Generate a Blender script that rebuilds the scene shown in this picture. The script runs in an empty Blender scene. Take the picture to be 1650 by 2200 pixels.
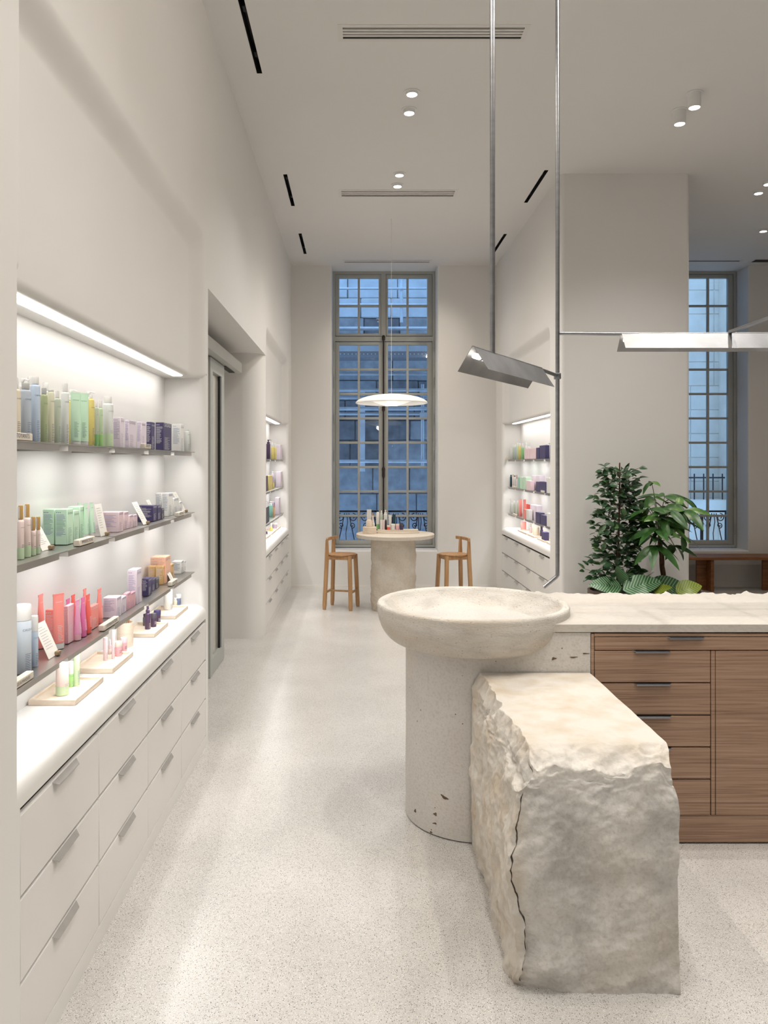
import bpy, bmesh, math, random
from mathutils import Vector, Matrix, noise
R = math.radians
PI = math.pi
rnd = random.Random(7)

# ------------------------------------------------------------------ camera
F, CX, CY, H = 1650.0, 769.0, 994.0, 1.65      # focal length in px, principal point, eye height
scene = bpy.context.scene
COL = scene.collection
cam = bpy.data.cameras.new('camera')
cam.sensor_fit = 'HORIZONTAL'
cam.sensor_width = 24.0
cam.lens = 24.0 * F / 1650.0
cam.shift_x = (825 - CX) / 1650.0
cam.shift_y = -(1100 - CY) / 1650.0
cam.clip_start = 0.05
co = bpy.data.objects.new('camera', cam)
COL.objects.link(co)
co.location = (0, 0, H)
co.rotation_euler = (PI / 2, 0, 0)
scene.camera = co

# ------------------------------------------------------------------ world, exposure
world = bpy.data.worlds.new('dusk_sky')
scene.world = world
world.use_nodes = True
bg = world.node_tree.nodes['Background']
bg.inputs[0].default_value = (0.32, 0.58, 1.0, 1)
bg.inputs[1].default_value = 2.0
vs = scene.view_settings
vs.view_transform = 'Standard'
vs.look = 'None'
vs.gamma = 1.0
vs.use_curve_mapping = False
vs.exposure = 0.07
scene.cycles.use_denoising = True
scene.cycles.max_bounces = 7
scene.cycles.diffuse_bounces = 4
scene.cycles.glossy_bounces = 3
scene.cycles.transmission_bounces = 3
scene.cycles.transparent_max_bounces = 8
scene.cycles.adaptive_threshold = 0.1
scene.cycles.sample_clamp_indirect = 6.0
scene.cycles.caustics_reflective = False
scene.cycles.caustics_refractive = False

WARM = (1.0, 0.90, 0.78)
NEUT = (1.0, 0.968, 0.93)
COOL = (1.0, 0.985, 0.965)
DOWN_W, SLOT_W, LED_E, LED_S, PEND_W = 55.0, 48.0, 10.0, 54.0, 2.4

# ------------------------------------------------------------------ projections (pixel -> place)
def on_plane(px, py, z):
    s = (py - CY) / (H - z)
    return (px - CX) / s, F / s
def depth_on_x(px, x):
    return F * x / (px - CX)

# ------------------------------------------------------------------ materials
MATS = {}
def srgb(c):
    return tuple(((v / 255.0) / 12.92 if v / 255.0 <= 0.04045 else ((v / 255.0 + 0.055) / 1.055) ** 2.4) for v in c)
def mat(name, col, rough=0.6, metal=0.0, var=0.0, scale=8.0, bump=0.0, bscale=60.0, stretch=(1, 1, 1), col2=None,
        emit=0.0, trans=0.0, spec=0.5, detail=4.0, subs=0.0, coat=0.0):
    if name in MATS:
        return MATS[name]
    m = bpy.data.materials.new(name)
    m.use_nodes = True
    nt = m.node_tree
    b = nt.nodes['Principled BSDF']
    b.inputs['Base Color'].default_value = (*col, 1)
    b.inputs['Roughness'].default_value = rough
    b.inputs['Metallic'].default_value = metal
    b.inputs['Specular IOR Level'].default_value = spec
    if coat:
        b.inputs['Coat Weight'].default_value = coat
    if trans:
        b.inputs['Transmission Weight'].default_value = trans
    if subs:
        b.inputs['Subsurface Weight'].default_value = subs
        b.inputs['Subsurface Radius'].default_value = (0.02, 0.02, 0.02)
    if emit:
        b.inputs['Emission Color'].default_value = (*col, 1)
        b.inputs['Emission Strength'].default_value = emit
        if emit < 10 or name == 'lamp_face_glow':
            m.cycles.emission_sampling = 'NONE'      # small glows: their light comes from the lamp objects
    tc = nt.nodes.new('ShaderNodeTexCoord')
    mp = nt.nodes.new('ShaderNodeMapping')
    mp.inputs['Scale'].default_value = stretch
    nt.links.new(tc.outputs['Object'], mp.inputs['Vector'])
    n = nt.nodes.new('ShaderNodeTexNoise')
    n.inputs['Scale'].default_value = scale
    n.inputs['Detail'].default_value = detail
    nt.links.new(mp.outputs[0], n.inputs['Vector'])
    c2 = col2 if col2 else tuple(max(0, v * (1 - var)) for v in col)
    if var or col2:
        rp = nt.nodes.new('ShaderNodeValToRGB')
        rp.color_ramp.elements[0].position = 0.32
        rp.color_ramp.elements[1].position = 0.68
        rp.color_ramp.elements[0].color = (*c2, 1)
        rp.color_ramp.elements[1].color = (*col, 1)
        nt.links.new(n.outputs['Fac'], rp.inputs[0])
        nt.links.new(rp.outputs[0], b.inputs['Base Color'])
    if bump:
        n2 = nt.nodes.new('ShaderNodeTexNoise')
        n2.inputs['Scale'].default_value = bscale
        n2.inputs['Detail'].default_value = 5
        nt.links.new(mp.outputs[0], n2.inputs['Vector'])
        bp = nt.nodes.new('ShaderNodeBump')
        bp.inputs['Strength'].default_value = bump
        bp.inputs['Distance'].default_value = 0.01
        nt.links.new(n2.outputs['Fac'], bp.inputs['Height'])
        nt.links.new(bp.outputs[0], b.inputs['Normal'])
    MATS[name] = m
    return m

def nodes_of(m):
    return m.node_tree, m.node_tree.nodes['Principled BSDF']

WALL = mat('wall_plaster', (0.80, 0.785, 0.76), 0.75, var=0.02, scale=1.4, bump=0.03, bscale=35, spec=0.3)
CEIL = mat('ceiling_paint', (0.78, 0.765, 0.745), 0.85, var=0.02, scale=1.0, spec=0.2)
DRAWER = mat('drawer_lacquer', (0.78, 0.76, 0.73), 0.55, var=0.015, scale=2, spec=0.35)
METAL = mat('brushed_steel', (0.34, 0.35, 0.37), 0.33, 1.0, var=0.22, scale=7, stretch=(1, 1, 6))
SHEET = mat('satin_sheet_metal', (0.33, 0.33, 0.335), 0.50, 1.0, var=0.30, scale=6, bump=0.04, bscale=90)
SHELFM = mat('shelf_steel', (0.50, 0.48, 0.45), 0.35, 1.0, var=0.15, scale=5)
HANDLE = mat('drawer_pull_metal', (0.50, 0.48, 0.45), 0.4, 0.7, var=0.1, scale=20)
HANDLE2 = mat('blue_steel_pull', (0.36, 0.38, 0.43), 0.28, 1.0, var=0.1, scale=20)
FRAMEM = mat('window_paint', (0.42, 0.425, 0.395), 0.45, var=0.04, scale=4)
DOORM = mat('door_grey_paint', (0.44, 0.455, 0.43), 0.45, var=0.03, scale=4)
PELM = mat('pelmet_paint', (0.46, 0.46, 0.43), 0.5, var=0.03, scale=4)
BLACK = mat('slot_black', (0.012, 0.012, 0.012), 0.6, var=0.2, scale=9)
DARKIRON = mat('dark_iron', (0.035, 0.022, 0.018), 0.45, 0.4, var=0.2, scale=30)
IRON = mat('railing_iron', (0.012, 0.016, 0.028), 0.5, 0.3, var=0.2, scale=30)
WHITEP = mat('white_enamel', (0.80, 0.80, 0.79), 0.4, var=0.01, scale=5)
OAK = mat('stool_oak', srgb((196, 156, 112)), 0.5, col2=srgb((168, 126, 84)), scale=9, stretch=(4, 4, 0.35), bump=0.04, bscale=30)
BENCHW = mat('bench_wood', srgb((150, 98, 56)), 0.5, col2=srgb((116, 72, 40)), scale=8, stretch=(0.5, 5, 5))
TRAV = mat('pale_travertine', srgb((236, 222, 204)), 0.55, col2=srgb((222, 203, 182)), scale=14, stretch=(1, 1, 5), bump=0.1, bscale=70)
SOIL = mat('potting_soil', (0.03, 0.02, 0.014), 0.9, var=0.5, scale=40, bump=0.5, bscale=60)
POTM = mat('planter_clay', srgb((92, 78, 66)), 0.7, var=0.15, scale=7)
TRUNKM = mat('brown_bark', srgb((92, 66, 44)), 0.8, col2=srgb((58, 42, 30)), scale=30, bump=0.3, bscale=60)
INK = mat('print_ink', (0.10, 0.11, 0.16), 0.6, var=0.1, scale=50)
LEDM = mat('led_diffuser', COOL, 0.5, emit=LED_E)
LEDS = mat('shelf_led', COOL, 0.5, emit=LED_S)
LAMPE = mat('lamp_face_glow', (1.0, 0.95, 0.88), 0.5, emit=16.0)

def glass_mat():
    m = bpy.data.materials.new('window_glass')
    m.use_nodes = True
    nt = m.node_tree
    nt.nodes.clear()
    o = nt.nodes.new('ShaderNodeOutputMaterial')
    mx = nt.nodes.new('ShaderNodeMixShader')
    tr = nt.nodes.new('ShaderNodeBsdfTransparent')
    gl = nt.nodes.new('ShaderNodeBsdfGlossy')
    gl.inputs['Roughness'].default_value = 0.02
    tr.inputs[0].default_value = (0.93, 0.96, 0.97, 1)
    fr = nt.nodes.new('ShaderNodeFresnel')
    fr.inputs[0].default_value = 1.75
    nt.links.new(fr.outputs[0], mx.inputs[0])
    nt.links.new(tr.outputs[0], mx.inputs[1])
    nt.links.new(gl.outputs[0], mx.inputs[2])
    nt.links.new(mx.outputs[0], o.inputs[0])
    return m
GLASS = glass_mat()

def floor_mat():
    m = mat('terrazzo', (0.70, 0.665, 0.62), 0.30, spec=0.5)
    nt, b = nodes_of(m)
    tc = nt.nodes.new('ShaderNodeTexCoord')
    prev = None
    base = nt.nodes.new('ShaderNodeTexNoise')
    base.inputs['Scale'].default_value = 2.2
    base.inputs['Detail'].default_value = 6
    nt.links.new(tc.outputs['Object'], base.inputs['Vector'])
    rp = nt.nodes.new('ShaderNodeValToRGB')
    rp.color_ramp.elements[0].color = (0.565, 0.545, 0.515, 1)
    rp.color_ramp.elements[1].color = (0.64, 0.62, 0.59, 1)
    rp.color_ramp.elements[0].position = 0.35
    rp.color_ramp.elements[1].position = 0.65
    nt.links.new(base.outputs['Fac'], rp.inputs[0])
    prev = rp.outputs[0]
    for sc, th, share, col in ((320, 0.30, 0.45, (0.27, 0.25, 0.23)), (205, 0.30, 0.26, (0.085, 0.08, 0.08)), (260, 0.33, 0.34, (0.88, 0.87, 0.85)), (140, 0.28, 0.16, (0.30, 0.27, 0.24)), (120, 0.20, 0.10, (0.06, 0.06, 0.065))):
        v = nt.nodes.new('ShaderNodeTexVoronoi')
        v.inputs['Scale'].default_value = sc
        nt.links.new(tc.outputs['Object'], v.inputs['Vector'])
        lt = nt.nodes.new('ShaderNodeMath'); lt.operation = 'LESS_THAN'; lt.inputs[1].default_value = th
        nt.links.new(v.outputs['Distance'], lt.inputs[0])
        sp = nt.nodes.new('ShaderNodeSeparateColor')
        nt.links.new(v.outputs['Color'], sp.inputs[0])
        l2 = nt.nodes.new('ShaderNodeMath'); l2.operation = 'LESS_THAN'; l2.inputs[1].default_value = share
        nt.links.new(sp.outputs[0], l2.inputs[0])
        mu = nt.nodes.new('ShaderNodeMath'); mu.operation = 'MULTIPLY'
        nt.links.new(lt.outputs[0], mu.inputs[0]); nt.links.new(l2.outputs[0], mu.inputs[1])
        mx = nt.nodes.new('ShaderNodeMix'); mx.data_type = 'RGBA'
        nt.links.new(mu.outputs[0], mx.inputs[0])
        nt.links.new(prev, mx.inputs[6])
        mx.inputs[7].default_value = (*col, 1)
        prev = mx.outputs[2]
    nt.links.new(prev, b.inputs['Base Color'])
    return m
FLOORM = floor_mat()

def stone_mat(name, light, dark, warm, pits=0.0, streak=(1, 1, 1), bump=0.35, bscale=40, big=3.0, patch=0.5):
    """pale limestone: mottled patches, warm stains, small pits"""
    m = mat(name, light, 0.78, spec=0.3)
    nt, b = nodes_of(m)
    tc = nt.nodes.new('ShaderNodeTexCoord')
    mp = nt.nodes.new('ShaderNodeMapping'); mp.inputs['Scale'].default_value = streak
    nt.links.new(tc.outputs['Object'], mp.inputs[0])
    def noi(sc, det=6, dist=0.0):
        n = nt.nodes.new('ShaderNodeTexNoise')
        n.inputs['Scale'].default_value = sc; n.inputs['Detail'].default_value = det
        n.inputs['Distortion'].default_value = dist
        nt.links.new(mp.outputs[0], n.inputs['Vector'])
        return n
    n1 = noi(big, 8, 0.4)
    rp = nt.nodes.new('ShaderNodeValToRGB')
    e = rp.color_ramp.elements
    e[0].position = patch - 0.14; e[1].position = patch + 0.14
    e[0].color = (*dark, 1); e[1].color = (*light, 1)
    nt.links.new(n1.outputs['Fac'], rp.inputs[0])
    n2 = noi(1.9, 4, 0.2)
    r2 = nt.nodes.new('ShaderNodeValToRGB')
    r2.color_ramp.elements[0].position = 0.50; r2.color_ramp.elements[1].position = 0.72
    nt.links.new(n2.outputs['Fac'], r2.inputs[0])
    mx = nt.nodes.new('ShaderNodeMix'); mx.data_type = 'RGBA'
    nt.links.new(r2.outputs[0], mx.inputs[0]); nt.links.new(rp.outputs[0], mx.inputs[6])
    mx.inputs[7].default_value = (*warm, 1)
    n3 = noi(95, 3)
    r3 = nt.nodes.new('ShaderNodeValToRGB')
    r3.color_ramp.elements[0].position = 0.33; r3.color_ramp.elements[1].position = 0.52
    r3.color_ramp.elements[0].color = (0.72, 0.68, 0.62, 1)
    nt.links.new(n3.outputs['Fac'], r3.inputs[0])
    m2 = nt.nodes.new('ShaderNodeMix'); m2.data_type = 'RGBA'; m2.blend_type = 'MULTIPLY'
    m2.inputs[0].default_value = 0.35
    nt.links.new(mx.outputs[2], m2.inputs[6]); nt.links.new(r3.outputs[0], m2.inputs[7])
    out = m2.outputs[2]
    if pits:
        v = nt.nodes.new('ShaderNodeTexVoronoi'); v.inputs['Scale'].default_value = 70
        nt.links.new(mp.outputs[0], v.inputs['Vector'])
        sp = nt.nodes.new('ShaderNodeSeparateColor'); nt.links.new(v.outputs['Color'], sp.inputs[0])
        a = nt.nodes.new('ShaderNodeMath'); a.operation = 'LESS_THAN'; a.inputs[1].default_value = pits
        nt.links.new(sp.outputs[0], a.inputs[0])
        c = nt.nodes.new('ShaderNodeMath'); c.operation = 'LESS_THAN'; c.inputs[1].default_value = 0.22
        nt.links.new(v.outputs['Distance'], c.inputs[0])
        d = nt.nodes.new('ShaderNodeMath'); d.operation = 'MULTIPLY'
        nt.links.new(a.outputs[0], d.inputs[0]); nt.links.new(c.outputs[0], d.inputs[1])
        m3 = nt.nodes.new('ShaderNodeMix'); m3.data_type = 'RGBA'
        nt.links.new(d.outputs[0], m3.inputs[0]); nt.links.new(out, m3.inputs[6])
        m3.inputs[7].default_value = (0.20, 0.145, 0.09, 1)
        out = m3.outputs[2]
    nt.links.new(out, b.inputs['Base Color'])
    nb = noi(bscale, 8)
    bp = nt.nodes.new('ShaderNodeBump'); bp.inputs['Strength'].default_value = bump; bp.inputs['Distance'].default_value = 0.012
    nt.links.new(nb.outputs['Fac'], bp.inputs['Height'])
    nt.links.new(bp.outputs[0], b.inputs['Normal'])
    return m
BODYST = stone_mat('limestone_body', (0.69, 0.665, 0.63), (0.64, 0.615, 0.58), (0.68, 0.62, 0.53), pits=0.014, bump=0.22, bscale=110)
BOWLST = stone_mat('limestone_bowl', (0.68, 0.65, 0.60), (0.54, 0.51, 0.465), (0.62, 0.545, 0.45), pits=0.10, streak=(1, 1, 3.5), bump=0.35, bscale=60, big=7.0, patch=0.42)
SLABST = stone_mat('limestone_slab', (0.61, 0.575, 0.525), (0.565, 0.53, 0.48), (0.60, 0.545, 0.475), streak=(0.5, 2, 1), bump=0.06, bscale=70)
BLOCKST = stone_mat('limestone_block', (0.76, 0.735, 0.695), (0.49, 0.47, 0.44), (0.56, 0.51, 0.44), bump=0.7, bscale=26, big=6.0, patch=0.50)
TABLEST = stone_mat('limestone_table', (0.74, 0.685, 0.60), (0.64, 0.575, 0.48), (0.70, 0.62, 0.51), bump=0.7, bscale=24, big=5)
TOPST = stone_mat('limestone_top', (0.68, 0.62, 0.54), (0.64, 0.57, 0.49), (0.66, 0.58, 0.48), bump=0.06, bscale=60)

def wood_mat(name, a, b_, c):
    m = mat(name, a, 0.52, spec=0.35)
    nt, b = nodes_of(m)
    tc = nt.nodes.new('ShaderNodeTexCoord')
    mp = nt.nodes.new('ShaderNodeMapping'); mp.inputs['Scale'].default_value = (0.9, 9, 55)
    nt.links.new(tc.outputs['Object'], mp.inputs[0])
    n = nt.nodes.new('ShaderNodeTexNoise'); n.inputs['Scale'].default_value = 3.0; n.inputs['Detail'].default_value = 8
    n.inputs['Distortion'].default_value = 0.6
    nt.links.new(mp.outputs[0], n.inputs['Vector'])
    rp = nt.nodes.new('ShaderNodeValToRGB')
    e = rp.color_ramp.elements
    e[0].position = 0.30; e[1].position = 0.72
    e[0].color = (*b_, 1); e[1].color = (*a, 1)
    x = rp.color_ramp.elements.new(0.5); x.color = (*c, 1)
    nt.links.new(n.outputs['Fac'], rp.inputs[0])
    nt.links.new(rp.outputs[0], b.inputs['Base Color'])
    bp = nt.nodes.new('ShaderNodeBump'); bp.inputs['Strength'].default_value = 0.08; bp.inputs['Distance'].default_value = 0.005
    nt.links.new(n.outputs['Fac'], bp.inputs['Height']); nt.links.new(bp.outputs[0], b.inputs['Normal'])
    return m
WOOD = wood_mat('oak_veneer', srgb((180, 151, 129)), srgb((134, 106, 87)), srgb((162, 132, 110)))

def leaf_mat(name, c, c2, stripes=None, rough=0.35):
    m = mat(name, c, rough, col2=c2, scale=18, spec=0.5)
    if stripes:
        nt, b = nodes_of(m)
        tc = nt.nodes.new('ShaderNodeTexCoord')
        sp = nt.nodes.new('ShaderNodeSeparateXYZ'); nt.links.new(tc.outputs['Object'], sp.inputs[0])
        ab = nt.nodes.new('ShaderNodeMath'); ab.operation = 'ABSOLUTE'; nt.links.new(sp.outputs[1], ab.inputs[0])
        mu = nt.nodes.new('ShaderNodeMath'); mu.operation = 'MULTIPLY_ADD'; mu.inputs[1].default_value = -0.8
        nt.links.new(ab.outputs[0], mu.inputs[0]); nt.links.new(sp.outputs[0], mu.inputs[2])
        m2 = nt.nodes.new('ShaderNodeMath'); m2.operation = 'MULTIPLY'; m2.inputs[1].default_value = 310
        nt.links.new(mu.outputs[0], m2.inputs[0])
        si = nt.nodes.new('ShaderNodeMath'); si.operation = 'SINE'; nt.links.new(m2.outputs[0], si.inputs[0])
        rp = nt.nodes.new('ShaderNodeValToRGB')
        rp.color_ramp.elements[0].position = 0.45; rp.color_ramp.elements[1].position = 0.75
        rp.color_ramp.elements[0].color = (*c, 1); rp.color_ramp.elements[1].color = (*stripes, 1)
        nt.links.new(si.outputs[0], rp.inputs[0]); nt.links.new(rp.outputs[0], b.inputs['Base Color'])
    return m
FICUS = leaf_mat('ficus_leaf', srgb((58, 92, 56)), srgb((32, 58, 38)), rough=0.28)
FICUS2 = leaf_mat('ficus_leaf_pale', srgb((92, 124, 74)), srgb((56, 88, 54)), rough=0.3)
PACH = leaf_mat('pachira_leaf', srgb((66, 110, 48)), srgb((38, 74, 36)), rough=0.35)
PACH2 = leaf_mat('pachira_leaf_bright', srgb((98, 140, 62)), srgb((66, 106, 46)), rough=0.35)
CALA = leaf_mat('striped_leaf', srgb((58, 104, 66)), srgb((44, 84, 52)), stripes=srgb((150, 178, 140)))
CALA2 = leaf_mat('striped_lime_leaf', srgb((150, 164, 62)), srgb((120, 140, 50)), stripes=srgb((92, 122, 44)))

# ------------------------------------------------------------------ geometry helpers
class MB:
    def __init__(self):
        self.v = []; self.f = []
    def quad(self, a, b, c, d):
        n = len(self.v); self.v += [a, b, c, d]; self.f.append((n, n + 1, n + 2, n + 3)); return self
    def box(self, x0, x1, y0, y1, z0, z1):
        n = len(self.v)
        self.v += [(x0, y0, z0), (x1, y0, z0), (x1, y1, z0), (x0, y1, z0), (x0, y0, z1), (x1, y0, z1), (x1, y1, z1), (x0, y1, z1)]
        for q in ((3, 2, 1, 0), (4, 5, 6, 7), (0, 1, 5, 4), (1, 2, 6, 5), (2, 3, 7, 6), (3, 0, 4, 7)):
            self.f.append(tuple(n + i for i in q))
        return self
    def cbox(self, x0, x1, y0, y1, z0, z1, r=0.004, seg=2):
        bm = bmesh.new()
        bmesh.ops.create_cube(bm, size=1)
        for v in bm.verts:
            v.co = Vector(((x0 + x1) / 2 + v.co.x * (x1 - x0), (y0 + y1) / 2 + v.co.y * (y1 - y0), (z0 + z1) / 2 + v.co.z * (z1 - z0)))
        bmesh.ops.bevel(bm, geom=list(bm.edges), offset=r, segments=seg, affect='EDGES', profile=0.5)
        n = len(self.v)
        bm.verts.index_update()
        self.v += [tuple(v.co) for v in bm.verts]
        self.f += [tuple(n + v.index for v in f.verts) for f in bm.faces]
        bm.free()
        return self
    def rings(self, rings, closed=True, cap0=True, cap1=True):
        base = len(self.v); m = len(rings[0])
        for r in rings:
            self.v += [tuple(p) for p in r]
        k = m if closed else m - 1
        for i in range(len(rings) - 1):
            for j in range(k):
                a = base + i * m + j; b = base + i * m + (j + 1) % m
                self.f.append((a, b, b + m, a + m))
        if closed and cap0:
            self.f.append(tuple(base + j for j in reversed(range(m))))
        if closed and cap1:
            self.f.append(tuple(base + (len(rings) - 1) * m + j for j in range(m)))
        return self
    def lathe(self, prof, seg=28, c=(0, 0, 0), cap0=True, cap1=True, sx=1.0, sy=1.0):
        rg = []
        for r, z in prof:
            rg.append([(c[0] + sx * r * math.cos(2 * PI * j / seg), c[1] + sy * r * math.sin(2 * PI * j / seg), c[2] + z) for j in range(seg)])
        return self.rings(rg, True, cap0, cap1)
    def tube(self, pts, r, seg=10, r2=None):
        pts = [Vector(p) for p in pts]
        rg = []; up = None
        for i, p in enumerate(pts):
            t = (pts[min(i + 1, len(pts) - 1)] - pts[max(i - 1, 0)]).normalized()
            if up is None:
                up = Vector((0, 0, 1)) if abs(t.z) < 0.9 else Vector((1, 0, 0))
            a = t.cross(up).normalized(); b = a.cross(t).normalized(); up = b
            rr = r if r2 is None else r + (r2 - r) * i / (len(pts) - 1)
            rg.append([p + a * rr * math.cos(2 * PI * j / seg) + b * rr * math.sin(2 * PI * j / seg) for j in range(seg)])
        return self.rings(rg)
    def mesh(self, name, m, smooth=True, angle=38):
        me = bpy.data.meshes.new(name)
        me.from_pydata([tuple(p) for p in self.v], [], self.f)
        bm = bmesh.new(); bm.from_mesh(me)
        bmesh.ops.recalc_face_normals(bm, faces=bm.faces)
        bm.to_mesh(me); bm.free()
        if smooth:
            for p in me.polygons:
                p.use_smooth = True
            me.set_sharp_from_angle(angle=R(angle))
        if m is not None:
            me.materials.append(m)
        me.update()
        return me
    def build(self, name, m, parent=None, loc=None, rot=None, world=False, smooth=True, angle=38):
        if parent is not None and world:
            L = root_loc(parent)
            self.v = [(p[0] - L[0], p[1] - L[1], p[2] - L[2]) for p in self.v]
        return link(name, self.mesh(name, m, smooth, angle), parent, loc, rot)

def root_loc(o):
    L = Vector((0, 0, 0))
    while o is not None:
        L += o.location; o = o.parent
    return L
def link(name, me, parent=None, loc=None, rot=None, scale=None):
    o = bpy.data.objects.new(name, me)
    COL.objects.link(o)
    if parent is not None:
        o.parent = parent
    if loc is not None:
        o.location = loc
    if rot is not None:
        o.rotation_euler = rot
    if scale is not None:
        o.scale = scale
    return o
def tag(o, label, cat, group=None):
    o['label'] = label; o['category'] = cat
    if group:
        o['group'] = group
    return o
def thing(name, label, cat, loc=(0, 0, 0), rz=0.0, group=None):
    o = link(name, None, None, loc, (0, 0, rz))
    o.empty_display_size = 0.05
    return tag(o, label, cat, group)
def struct(o):
    o['kind'] = 'structure'
    return o
def smst(t):
    t = max(0.0, min(1.0, t)); return t * t * (3 - 2 * t)
def light(kind, name, loc, energy, color, parent=None, rot=(0, 0, 0), **kw):
    l = bpy.data.lights.new(name, kind)
    l.energy = energy; l.color = color
    for k, v in kw.items():
        setattr(l, k, v)
    o = bpy.data.objects.new(name, l); COL.objects.link(o)
    o.parent = parent
    o.location = loc; o.rotation_euler = rot
    return o

# ------------------------------------------------------------------ the room shell
XL, XR, XR2, XE = -0.885, 1.837, 3.01, 6.6          # left wall, pier faces, far right wall
YB, YW, ZC = 10.21, 10.52, 4.27                       # back wall, window plane, ceiling
YN = -3.6                                             # wall behind the camera

b = MB(); b.quad((-1.6, YN, 0), (XE, YN, 0), (XE, 10.7, 0), (-1.6, 10.7, 0))
struct(b.build('floor', FLOORM, smooth=False))

NICHES = {'near': (1, XL, 1.998, 4.452), 'far': (1, XL, 7.40, 9.80), 'right': (-1, XR, 7.345, 9.79)}
ZTOP, ZSOF, ZCNT = 2.98, 2.14, 0.83
NB = 0.235                                            # niche depth
RJ, RA = 0.042, 0.006                                 # far jamb is softly rounded, near jamb crisp

def niche_sheets(mb, sg, xf, a, b):
    X = lambda d: xf - sg * d
    def rec(y, z):
        dy = min(y - a, b - y); dz = ZTOP - z; w = 0.115
        d = w - math.hypot(w - dy, w - dz) if (dy < w and dz < w) else min(dy, dz)
        return 0.075 * smst(d / w)
    n = 14
    ys = [a - RA] + [a + 0.13 * i / n for i in range(n + 1)] + [a + 0.13 + (b - a - 0.26) * i / 10 for i in range(1, 10)] + [b - 0.13 + 0.13 * i / n for i in range(n + 1)] + [b + RJ]
    zs = [ZC, 3.4, 3.02] + [ZTOP - 0.13 * i / n for i in range(n + 1)] + [2.6, 2.4, 2.25]
    cols = []
    for y in ys:
        p = [(X(rec(y, z)), y, z) for z in zs]
        rb = rec(y, 2.0)
        for k in range(0, 7):
            t = k / 6 * PI / 2
            p.append((X(rb + 0.035 * (1 - math.cos(t))), y, ZSOF + 0.035 * (1 - math.sin(t))))
        p.append((X(NB), y, ZSOF))
        p.append((X(NB), y, ZCNT))
        p.append((X(0.16), y, ZCNT))
        for k in range(0, 9):
            t = k / 8 * PI / 2
            p.append((X(0.06 * (1 - math.sin(t))), y, ZCNT - 0.06 * (1 - math.cos(t))))
        p.append((X(0), y, 0.744)); p.append((X(0.06), y, 0.744))
        cols.append(p)
    mb.rings(cols, closed=False)
    for yy, sd in ((a, -1), (b, 1)):                  # jambs with a soft rounded arris
        RJ_ = RA if sd < 0 else RJ
        prof = [(NB, 0), (0.10, 0)] + [(RJ_ - RJ_ * math.sin(k / 6 * PI / 2), RJ_ - RJ_ * math.cos(k / 6 * PI / 2)) for k in range(7)]
        rg = [[(X(d), yy + sd * e, z) for d, e in prof] for z in (0.745, 2.16)]
        mb.rings(rg, closed=False)
    # cavity behind the drawer fronts, plinth
    y0, y1 = a + 0.014, b + 0.012
    mb.quad((X(0.06), y0, 0.06), (X(0.06), y1, 0.06), (X(0.06), y1, 0.75), (X(0.06), y0, 0.75))
    mb.quad((X(0), y0, 0.06), (X(0.06), y0, 0.06), (X(0.06), y0, 0.744), (X(0), y0, 0.744))
    mb.quad((X(0), y1, 0.06), (X(0.06), y1, 0.06), (X(0.06), y1, 0.744), (X(0), y1, 0.744))
    mb.quad((X(0), y0, 0.0), (X(0), y1, 0.0), (X(0), y1, 0.062), (X(0), y0, 0.062))
    mb.quad((X(0), y0, 0.062), (X(0), y1, 0.062), (X(0.06), y1, 0.062), (X(0.06), y0, 0.062))
    mb.quad((X(0), a - RA, 0), (X(0), y0, 0), (X(0), y0, 0.744), (X(0), a - RA, 0.744))
    mb.quad((X(0), b + RJ, 0), (X(0), y1, 0), (X(0), y1, 0.744), (X(0), b + RJ, 0.744))
def vface_x(mb, x, y0, y1, z0, z1):
    mb.quad((x, y0, z0), (x, y1, z0), (x, y1, z1), (x, y0, z1))
def vface_y(mb, y, x0, x1, z0, z1):
    mb.quad((x0, y, z0), (x1, y, z0), (x1, y, z1), (x0, y, z1))
def corner(mb, cx, cy, r, a0, a1, z0, z1, n=10):
    pts = [(cx + r * math.cos(a0 + (a1 - a0) * i / n), cy + r * math.sin(a0 + (a1 - a0) * i / n)) for i in range(n + 1)]
    mb.rings([[(x, y, z0) for x, y in pts], [(x, y, z1) for x, y in pts]], closed=False)

# left wall: near pier, lit niche, doorway recess, far pier with the round corner, far niche
YD0, YD1, ZD, RC = 4.535, 7.20, 2.68, 0.20
wl = MB()
sg, xf, a, b_ = NICHES['near']
vface_x(wl, XL, YN, a - RA, 0, ZC)
niche_sheets(wl, *NICHES['near'])
vface_x(wl, XL, b_ + RJ, YD0, 0, ZC)
vface_y(wl, YD0, -1.45, XL, 0, ZD)
vface_x(wl, XL, YD0, YD1, ZD, ZC)
wl.quad((XL, YD0, ZD), (XL, YD1 + RC, ZD), (-1.45, YD1 + RC, ZD), (-1.45, YD0, ZD))
vface_x(wl, -1.45, YD0, YD1, 0, ZD)
vface_y(wl, YD1, -1.45, XL - RC, 0, ZD)
corner(wl, XL - RC, YD1 + RC, RC, -PI / 2, 0, 0, ZD)
sg, xf, a, b_ = NICHES['far']
vface_x(wl, XL, YD1, a - RA, ZD, ZC)
niche_sheets(wl, *NICHES['far'])
vface_x(wl, XL, b_ + RJ, YB, 0, ZC)
vface_x(wl, -1.6, YN, 10.7, 0, ZC)
struct(wl.build('wall_left', WALL, angle=32))

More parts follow.
